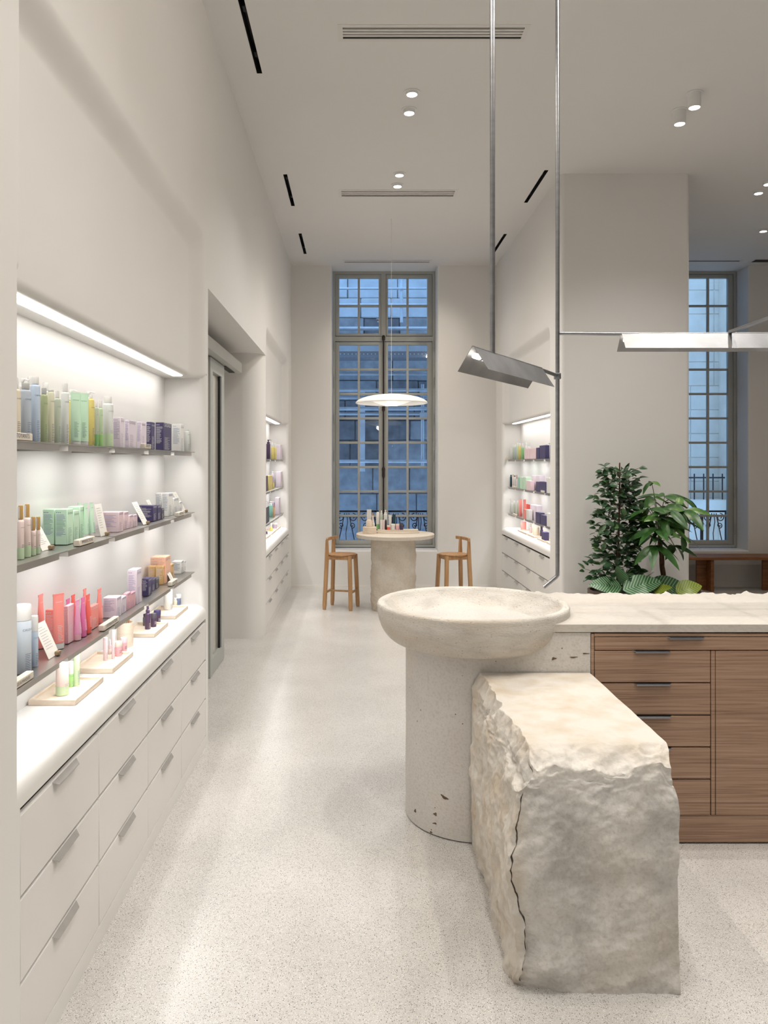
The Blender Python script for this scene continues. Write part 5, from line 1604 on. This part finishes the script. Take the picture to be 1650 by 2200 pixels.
for lb, lv, pxa, pxb in (('name block at the far end on the top shelf of the right niche', 0, 1088, 1094), ('name block before the cream bottles in the right niche', 1, 1102.5, 1108.5), ('name block before the navy cartons in the right niche', 1, 1164, 1172), ('name block before the sage bottles in the right niche', 2, 1103, 1110)):
    sign(lb, 1.868 + 0.024, rx(pxb, 1.892), rx(pxa, 1.892), ZRs[lv], None, -1)
def rtray(lb, pxa, pxb):
    Y0, Y1 = rx(pxb, 1.91), rx(pxa, 1.91)
    tray(lb, 1.91, 2.06, Y0, Y1, ZCNT)
rtray('travertine tray with the coral pouch in the right niche', 1112, 1131)
rtray('travertine tray with the pink bottle in the right niche', 1133, 1146.5)
rtray('travertine tray with the purple bottle in the right niche', 1154, 1169.5)
rtray('travertine tray at the edge of the right niche', 1174, 1181.5)
Yp = rx(1124.5, 1.985)
tube_pack('wide coral pouch on a tray in the right niche', (1.985, Yp, ZT_ + 0.0005), 0.068, 0.105, 'coral', cap='coral', rz=R(100), detail=False, grp='products in the right niche', cap_h=0.004)
rbot('small pink bottle on a tray in the right niche', 2, 1140, 5.5, 1133, 'pink', X=1.99, z=ZT_, cap_h=0.04)
rbot('dark purple bottle on a tray in the right niche', 2, 1163.5, 6.5, 1138, 'purple', X=2.0, z=ZT_, cap='purple', cap_h=0.045)
rbox('navy carton on a tray in the right niche', 2, 1163.5, 1169.2, 1143, 'navy', X=1.925, z=ZT_, w=0.05)
Yp = rx(1151.5, 1.985)
t = thing('stone_beaker', 'round travertine beaker on the counter of the right niche', 'beaker', (1.985, Yp, ZCNT))
MB().lathe([(0.033, 0), (0.035, 0.002), (0.035, 0.102), (0.030, 0.102), (0.029, 0.014), (0.002, 0.012)], 20).build('cup', TRAV, t)

# ------------------------------------------------------------------ far left niche (only its far half shows)
ZFs = SHZ['far']
def lfY(px, X):
    return F * X / (px - CX)
def lbox(label, lv, px0, px1, yt, col, X=-0.950, w=0.06, emblem=None, z=None):
    z = z if z is not None else ZFs[lv]
    Y0, Y1 = lfY(px0, X), lfY(px1, X)
    s = F / Y0
    return carton(label, (X - w / 2, (Y0 + Y1) / 2, z + 0.0005), w, max(0.02, Y1 - Y0), (CY + (H - z) * s - yt) / s, col, detail=False, emblem=emblem, grp='products in the far left niche')
def lbot(label, lv, px, wpx, yt, col, X=-1.0, z=None, **kw):
    z = z if z is not None else ZFs[lv]
    Y = lfY(px, X); s = F / Y
    return bottle(label, (X, Y, z + 0.0005), wpx / 2 / s, (CY + (H - z) * s - yt) / s, col, detail=False, grp='products in the far left niche', **kw)
T = 'on the top shelf of the far left niche'
lbot('plum coloured pump bottle ' + T, 0, 576.5, 8.5, 953, 'purple', X=-0.99, kind='pump', cap='purple')
lbot('left yellow oil bottle ' + T, 0, 585, 6, 960, 'yellow', cap='clear', cap_h=0.05, X=-0.99)
lbot('right yellow oil bottle ' + T, 0, 591, 5.5, 961, 'yellow', cap='clear', cap_h=0.045, X=-0.99)
lbox('pale lilac carton with red flower print ' + T, 0, 602.5, 606.3, 955.5, 'lilac', emblem='magenta', X=-0.962, w=0.055)
T = 'on the middle shelf of the far left niche'
lbox('dark plum carton ' + T, 1, 569, 575.5, 1023, 'purple', X=-0.975)
lbox('yellow carton ' + T, 1, 577.5, 585.2, 1022.5, 'yellow', X=-0.975, w=0.04)
lbot('small amber bottle ' + T, 1, 587.6, 3.6, 1038, 'yellow', X=-0.985, cap='amber', cap_h=0.015)
lbot('lilac pump bottle ' + T, 1, 584.5, 8, 1020, 'lilacdeep', X=-1.075, kind='pump')
lbox('pale lilac carton with red flower print ' + T, 1, 603, 606.5, 1013.5, 'lilac', emblem='magenta', X=-0.962, w=0.06)
T = 'on the bottom shelf of the far left niche'
lbox('dark patterned carton ' + T, 2, 571, 578.5, 1091, 'charcoal', X=-0.965, w=0.03)
lbot('mint green pump bottle ' + T, 2, 581, 9, 1085, 'mintblue', X=-1.03, kind='pump')
lbot('slim amber bottle ' + T, 2, 588.5, 4, 1090, 'amber', X=-0.985, cap='gold', cap_h=0.02)
lbox('bluish lilac carton ' + T, 2, 588.5, 592, 1081, 'lilacdeep', X=-1.032, w=0.05)
lbox('pale lilac carton with red flower print ' + T, 2, 599, 602.5, 1069.5, 'lilac', emblem='magenta', X=-0.975, w=0.05)
for lb, pa, pb in (('nearest small travertine tray in the far left niche', 573.5, 581.5), ('middle small travertine tray in the far left niche', 584, 594), ('farthest small travertine tray in the far left niche', 596, 603)):
    tray(lb, -1.10, -0.975, lfY(pa, -0.975), lfY(pb, -0.975), ZCNT)
lbot('small plum bottle on a tray in the far left niche', 2, 573, 5, 1146, 'purple', X=-1.03, z=ZT_, cap='purple', cap_h=0.02)
lbot('yellow bottle on a tray in the far left niche', 2, 582.5, 5.5, 1132, 'yellow', X=-1.03, z=ZT_, cap='white', cap_h=0.05)
Yj = lfY(590, -1.03)
jar('white jar with lilac label on a tray in the far left niche', (-1.03, Yj, ZT_ + 0.0005), 0.034, 0.062, 'lilacdeep', 'white', detail=False, grp='products in the far left niche')
lbox('small pink carton on a tray in the far left niche', 2, 596.8, 600.5, 1118.5, 'blush', X=-1.03, w=0.05, z=ZT_)

# ------------------------------------------------------------------ on the round table
ZTB = TZ
def tp(px, py):
    return on_plane(px, py, ZTB)
t = thing('stone_riser', 'round travertine block at the left edge of the round table', 'riser', (*tp(794, 1146.3), ZTB))
MB().lathe([(0.074, 0), (0.078, 0.003), (0.078, 0.074), (0.075, 0.077), (0.002, 0.077)], 28).build('block', TRAV, t)
# curved display tray: a half-round stone step behind
t = thing('display_step', 'cream stone step tray holding bottles on the round table', 'tray', (TX + 0.03, TY + 0.06, ZTB))
m = MB(); n = 24
def halfround(r0, r1, z0, z1):
    pts = [(r1 * math.cos(PI + PI * i / n) * 1.05, r1 * 0.55 * math.sin(PI + PI * i / n)) for i in range(n + 1)]
    pts += [(r1 * 1.05, 0.10), (-r1 * 1.05, 0.10)]
    return [[(x, y, z0) for x, y in pts], [(x, y, z1) for x, y in pts]]
MB().rings(halfround(0, 0.235, 0.0, 0.014)).build('lower_step', SIGNM, t)
MB().box(-0.225, 0.235, -0.03, 0.11, 0.014, 0.036).build('upper_step', SIGNM, t)
ZU = ZTB + 0.0365
def tb(px, wpx, yt, Y, col, z=ZU, **kw):
    s = F / Y
    x = (px - CX) / s
    label = kw.pop('label')
    return bottle(label, (x, Y, z), wpx / 2 / s, (CY + (H - z) * s - yt) / s, col, detail=False, grp='products on the round table', rz=-PI / 2, **kw)
YU = TY + 0.13
def tcart(label, px0, px1, yt, Y, col, z=ZU, d=0.03, base=None):
    s = F / Y; w = (px1 - px0) / s; x = ((px0 + px1) / 2 - CX) / s
    return carton(label, (x, Y, z + 0.0005), w, d, (CY + (H - z) * s - yt) / s, col, detail=False, grp='products on the round table')
t = thing('stone_vase', 'small travertine jar standing on the travertine block', 'jar', (tp(793, 1146.3)[0], tp(793, 1146.3)[1] + 0.02, ZTB + 0.078))
MB().lathe([(0.030, 0), (0.034, 0.003), (0.034, 0.060), (0.026, 0.074), (0.022, 0.078), (0.002, 0.078)], 22).build('body', TRAV, t)
tcart('tall white carton behind the travertine jar on the round table', 788.2, 797.8, 1094.8, TY + 0.15, 'white', ZTB)
for a in (('slim blush bottle with tan cap on the round table', 801, 4, 1108, 'blush', dict(cap='tan', cap_h=0.03)), ('tiny white dropper bottle on the round table', 802.5, 5.5, 1124, 'white', dict(kind='dropper', z=ZTB + 0.0005, Y=TY + 0.02)),
          ('white and green bottle on the round table', 811.5, 7.2, 1101, 'white', dict(cap_h=0.004, sleeve='green')), ('sage pump bottle on the round table', 819.5, 6.5, 1105, 'sage', dict(kind='pump')),
          ('clear pump bottle before the window bolt on the round table', 828, 7.5, 1103.5, 'clear', dict(kind='pump')), ('thin black tube bottle on the round table', 829, 4, 1118.5, 'black', dict(Y=TY + 0.06, cap='black', cap_h=0.01))):
    kw = dict(a[5]); Yq = kw.pop('Y', YU)
    tb(a[1], a[2], a[3], Yq, a[4], label=a[0], **kw)
tcart('slim white carton on the round table', 817, 821.5, 1117, TY + 0.075, 'white')
tcart('slim pink carton on the round table', 822.2, 826, 1117, TY + 0.075, 'pink')
for lb, px, yt, cl, Yq in (('white squeeze tube on the round table', 838, 1106.5, 'white', YU), ('dark teal squeeze tube on the round table', 846.5, 1105, 'teal', YU)):
    s = F / Yq
    tube_pack(lb, ((px - CX) / s, Yq, ZU), 0.034, (CY + (H - ZU) * s - yt) / s, cl, cap=cl, rz=-PI / 2, detail=False, grp='products on the round table')
for lb, px, wpx, yt, cl, ld in (('red jar with white lid on the round table', 834.7, 8, 1128.5, 'red', 'offwhite'), ('glass jar with white lid on the round table', 844.5, 9.5, 1125.5, 'clear', 'white'), ('rose jar with pale lid on the round table', 854, 8.5, 1125.5, 'rose', 'blush'), ('dark purple jar on the round table', 862.7, 8, 1125, 'purple', 'charcoal')):
    Yq = TY + 0.055; s = F / Yq
    jar(lb, ((px - CX) / s, Yq, ZU), wpx / 2 / s, (CY + (H - ZU) * s - yt) / s, cl, ld, detail=False, grp='products on the round table')
xx, yy = tp(821, 1142.5)
t = thing('makeup_brush', 'short black makeup brush standing on the round table', 'brush', (xx, yy, ZTB + 0.0145))
MB().lathe([(0.014, 0), (0.015, 0.001), (0.015, 0.022)], 16).build('handle', PAL['black'], t)
MB().lathe([(0.015, 0.022), (0.017, 0.028), (0.019, 0.036)], 16).build('ferrule', PAL['offwhite'], t)
MB().lathe([(0.019, 0.036), (0.028, 0.048), (0.026, 0.056), (0.014, 0.061), (0.001, 0.062)], 18).build('bristles', PAL['black'], t)
xx, yy = tp(848, 1141)
t = thing('wooden_spatulas', 'little pile of wooden spatulas on the round table', 'spatulas', (xx, yy - 0.02, ZTB + 0.0145))
for k in range(4):
    MB().cbox(-0.030, 0.030, -0.005, 0.005, 0.003 * k, 0.003 * k + 0.0028, 0.001, 1).build('spatula', PAL['tan'], t, (0.004 * k, 0.003 * k, 0), (0, 0, R(-12 + 11 * k)))

# ------------------------------------------------------------------ planter and plants behind the counter
PLY = 6.42
SP = F / PLY
ZPOT = 1.65 - (1267 - CY) / SP
def pp(px, py, dy=0.0):
    Y = PLY + dy; s = F / Y
    return Vector(((px - CX) / s, Y, 1.65 - (py - CY) / s))
t = thing('oval_planter', 'dark oval planter half hidden behind the stone worktop', 'planter', (2.40, PLY, 0))
MB().lathe([(0.40, 0), (0.44, 0.02), (0.475, ZPOT - 0.03), (0.475, ZPOT), (0.455, ZPOT), (0.45, ZPOT - 0.04)], 56, sx=1.0, sy=0.62, cap0=True, cap1=False).build('pot', POTM, t)
MB().lathe([(0.452, ZPOT - 0.03), (0.2, ZPOT - 0.022), (0.003, ZPOT - 0.018)], 48, sx=1.0, sy=0.62, cap0=False).build('soil', SOIL, t)
def leaf_mesh(name, L, W, m, fold=0.25, droop=0.2, nl=8, tip=1.0, nw=2):
    """leaf along +x from the origin, midrib low, edges raised"""
    v = []; f = []
    for i in range(nl + 1):
        u = i / nl
        w = W / 2 * (math.sin(PI * min(1, u ** 0.85)) ** 0.75) * (1 - 0.15 * u * tip) if 0 < i < nl else 0.0008
        for j in range(-nw, nw + 1):
            q = j / nw
            v.append((u * L, q * w, -droop * L * u * u + fold * abs(q) * w))
    k = 2 * nw + 1
    for i in range(nl):
        for j in range(k - 1):
            a = i * k + j
            f.append((a, a + 1, a + k + 1, a + k))
    me = bpy.data.meshes.new(name)
    me.from_pydata(v, [], f)
    for p in me.polygons:
        p.use_smooth = True
    me.materials.append(m)
    return me
def aim(d, roll=0.0, up=Vector((0, 0, 1))):
    x = d.normalized()
    y = up.cross(x)
    if y.length < 1e-3:
        y = Vector((0, 1, 0))
    y.normalize(); z = x.cross(y)
    return (Matrix((x, y, z)).transposed() @ Matrix.Rotation(roll, 3, 'X')).to_euler()
rg = random.Random(11)
# ficus
base = pp(1326, 1262, 0.05)
fic = thing('ficus_plant', 'tall bushy small-leaved ficus left of the money tree in the planter', 'plant', (base.x, base.y, ZPOT - 0.025))
fb = Vector(fic.location)
spine = [pp(1325, 1262), pp(1327, 1215), pp(1329, 1150), pp(1331, 1080), pp(1331, 1015), pp(1331, 995)]
spine[0] = Vector((base.x, base.y, ZPOT - 0.03))
MB().tube([p - fb for p in spine], 0.012, 8, 0.005).build('stem', TRUNKM, fic)
MB().tube([Vector((0.01, 0.015, 0)), pp(1331.5, 994) - fb], 0.0055, 6).build('support_cane', mat('cane', srgb((150, 96, 62)), 0.7, var=0.2), fic)
LF = [leaf_mesh('leaf', 0.082, 0.054, FICUS, 0.30, 0.15), leaf_mesh('leaf', 0.074, 0.050, FICUS, 0.25, 0.3), leaf_mesh('leaf', 0.078, 0.046, FICUS2, 0.25, 0.05)]
prof = [(1000, 44, 50), (1050, 48, 44), (1090, 60, 50), (1125, 72, 58), (1160, 60, 52), (1195, 58, 50), (1225, 92, 66), (1250, 70, 72)]
def env(py):
    for (a, l0, r0), (b_, l1, r1) in zip(prof, prof[1:]):
        if a <= py <= b_:
            q = (py - a) / (b_ - a)
            return l0 + (l1 - l0) * q, r0 + (r1 - r0) * q
    return prof[-1][1:]
nleaf = 0
NTW = 64
tw = []
for k in range(NTW):
    py = 1004 + (1254 - 1004) * k / (NTW - 1) + rg.uniform(-4, 4)
    py = min(max(py, 1000), 1250)
    az = k * 2.4 + rg.uniform(-0.4, 0.4)
    l, r = env(py)
    reach = (r if math.cos(az) > 0 else l) / SP * rg.uniform(0.65, 1.05)
    p0 = pp(1329, min(1255, py + 12))
    dirh = Vector((math.cos(az), math.sin(az) * 0.8, 0))
    p1 = p0 + dirh * reach + Vector((0, 0, rg.uniform(0.01, 0.09)))
    pm = (p0 + p1) / 2 + Vector((0, 0, -0.012))
    tw.append(MB().tube([p0 - fb, pm - fb, p1 - fb], 0.0028, 5, 0.0014))
    nl = 4 + (1 if reach > 0.2 else 0)
    for q in range(nl):
        if nleaf >= 298:
            break
        u = 0.30 + 0.70 * (q + 0.5 * rg.random()) / nl
        p = p0.lerp(pm, u * 2) if u < 0.5 else pm.lerp(p1, (u - 0.5) * 2)
        d = dirh * rg.uniform(0.1, 0.8) + Vector((rg.uniform(-0.8, 0.8), rg.uniform(-0.9, 0.5), rg.uniform(-0.25, 0.75)))
        sc = rg.uniform(0.75, 1.15)
        link('leaf', rg.choice(LF), fic, p - fb, aim(d, (1 if d.x > 0 else -1) * rg.uniform(-0.1, 1.2)), (sc, sc, sc))
        nleaf += 1
inner = MB()
for k in range(420):
    py = rg.uniform(1008, 1256); l, r = env(py); az = rg.uniform(0, 2 * PI)
    rad = (r if math.cos(az) > 0 else l) / SP * math.sqrt(rg.random()) * 0.80
    p = pp(1329, py) + Vector((math.cos(az) * rad, math.sin(az) * rad * 0.8 + 0.03, 0))
    d = Vector((math.cos(az) + rg.uniform(-0.7, 0.7), math.sin(az) * 0.6 + rg.uniform(-0.6, 0.4), rg.uniform(-0.3, 0.7)))
    M_ = aim(d, (1 if d.x > 0 else -1) * rg.uniform(-0.2, 1.2)).to_matrix() * rg.uniform(0.6, 1.0)
    src = LF[k % 2]; n0 = len(inner.v)
    inner.v += [tuple(M_ @ v.co + p - fb) for v in src.vertices]
    inner.f += [tuple(n0 + i for i in q.vertices) for q in src.polygons]
io = inner.build('inner_leaves', FICUS, fic)
io['kind'] = 'stuff'
for i, mtw in enumerate(tw):
    mtw.build('twig', TRUNKM, fic)
# money tree with a braided trunk
tb0 = pp(1428, 1262)
pac = thing('money_tree', 'money tree with braided trunk and large fingered leaves in the planter', 'plant', (tb0.x, tb0.y, ZPOT - 0.025))
pb = Vector(pac.location)
tt = pp(1418, 1160) - pb
for k in range(3):
    pts = []
    for i in range(25):
        q = i / 24
        a = 2 * PI * k / 3 + q * 5.5
        c0 = Vector((0, 0, 0)).lerp(tt, q)
        pts.append(c0 + Vector((0.012 * math.cos(a), 0.012 * math.sin(a), 0)))
    MB().tube(pts, 0.0125, 8, 0.010).build('trunk_strand', TRUNKM, pac)
PL = [leaf_mesh('leaflet', 0.25, 0.085, PACH, 0.22, 0.22, 9), leaf_mesh('leaflet', 0.22, 0.080, PACH, 0.2, 0.45, 9), leaf_mesh('leaflet', 0.19, 0.072, PACH2, 0.2, 0.30, 9)]
STK = mat('green_stalk', srgb((84, 104, 56)), 0.5, var=0.1)
clusters = [(1400, 1035, 0.0, 4, 0.62), (1402, 1068, 0.05, 5, 0.9), (1428, 1066, 0.10, 5, 0.85), (1461, 1068, 0.04, 5, 0.8), (1452, 1083, -0.05, 5, 0.8), (1471, 1096, -0.10, 5, 0.95), (1393, 1094, -0.08, 5, 0.9), (1385, 1073, 0.12, 5, 0.75),
            (1418, 1112, -0.14, 6, 1.0), (1446, 1112, 0.06, 5, 0.9), (1412, 1136, -0.18, 6, 1.0), (1407, 1172, -0.20, 5, 0.95), (1446, 1172, -0.02, 4, 0.75), (1466, 1152, 0.02, 4, 0.8), (1376, 1130, 0.05, 5, 0.85), (1432, 1090, 0.16, 5, 0.85), (1436, 1130, -0.12, 6, 0.95), (1398, 1150, -0.05, 5, 0.9), (1440, 1096, -0.16, 5, 0.9), (1380, 1104, 0.0, 5, 0.85)]
for ci, (px, py, dy, n, sc) in enumerate(clusters):
    c = pp(px, py, dy)
    out = Vector((c.x - pb.x - tt.x, dy, 0))
    if out.length < 0.02:
        out = Vector((0.02, -0.02, 0))
    top = Vector(tt) + Vector((rg.uniform(-0.01, 0.01), rg.uniform(-0.01, 0.01), rg.uniform(-0.02, 0.03)))
    mid = (top + (c - pb)) / 2 + Vector((0, 0, 0.03)) - out * 0.15
    MB().tube([top, mid, c - pb], 0.0045, 6, 0.0025).build('leaf_stalk', STK, pac)
    a0 = math.atan2(out.y, out.x)
    for q in range(n):
        a = a0 + (q - (n - 1) / 2) * (2 * PI / (n + 1.2)) + rg.uniform(-0.15, 0.15)
        d = Vector((math.cos(a), math.sin(a) * 0.85, rg.uniform(-0.55, 0.15)))
        s_ = sc * rg.uniform(0.92, 1.22)
        o = link('leaflet', rg.choice(PL if ci not in (11, 3) else PL[1:]), pac, c - pb, aim(d, (1 if d.x > 0 else -1) * rg.uniform(-0.2, 0.7)), (s_, s_, s_))
# calathea leaves low in the planter
cb0 = pp(1390, 1268, -0.16)
cal = thing('striped_leaf_plant', 'low plant with broad striped leaves at the front of the planter', 'plant', (cb0.x, cb0.y, ZPOT - 0.025))
cbv = Vector(cal.location)
CLF = leaf_mesh('broad_leaf', 0.25, 0.165, CALA, 0.12, 0.28, 14, 1.0, 4)
CLF2 = leaf_mesh('broad_leaf', 0.19, 0.16, CALA2, 0.10, 0.32, 14, 1.0, 4)
for px, py, tx, ty, me, sc, dy, roll in ((1336, 1262, 1286, 1266, CLF, 1.06, -0.15, -0.9), (1338, 1268, 1398, 1262, CLF, 1.25, -0.20, 0.85), (1392, 1262, 1462, 1268, CLF, 1.31, -0.10, 0.8), (1452, 1272, 1494, 1272, CLF2, 1.06, -0.20, 0.95), (1404, 1272, 1430, 1274, CLF2, 0.75, -0.22, 0.6), (1338, 1256, 1334, 1232, CLF, 0.78, -0.12, -0.3), (1380, 1255, 1396, 1240, CLF, 0.62, -0.05, 0.2)):
    p0, p1 = pp(px, py, dy), pp(tx, ty, dy - 0.05)
    d = p1 - p0
    d.z += 0.06
    MB().tube([Vector((rg.uniform(-0.02, 0.02), 0, 0)), (p0 - cbv) * 0.5 + Vector((0, 0, 0.02)), p0 - cbv], 0.004, 6).build('stalk', STK, cal)
    link('broad_leaf', me, cal, p0 - cbv, aim(d, roll), (sc, sc, sc))
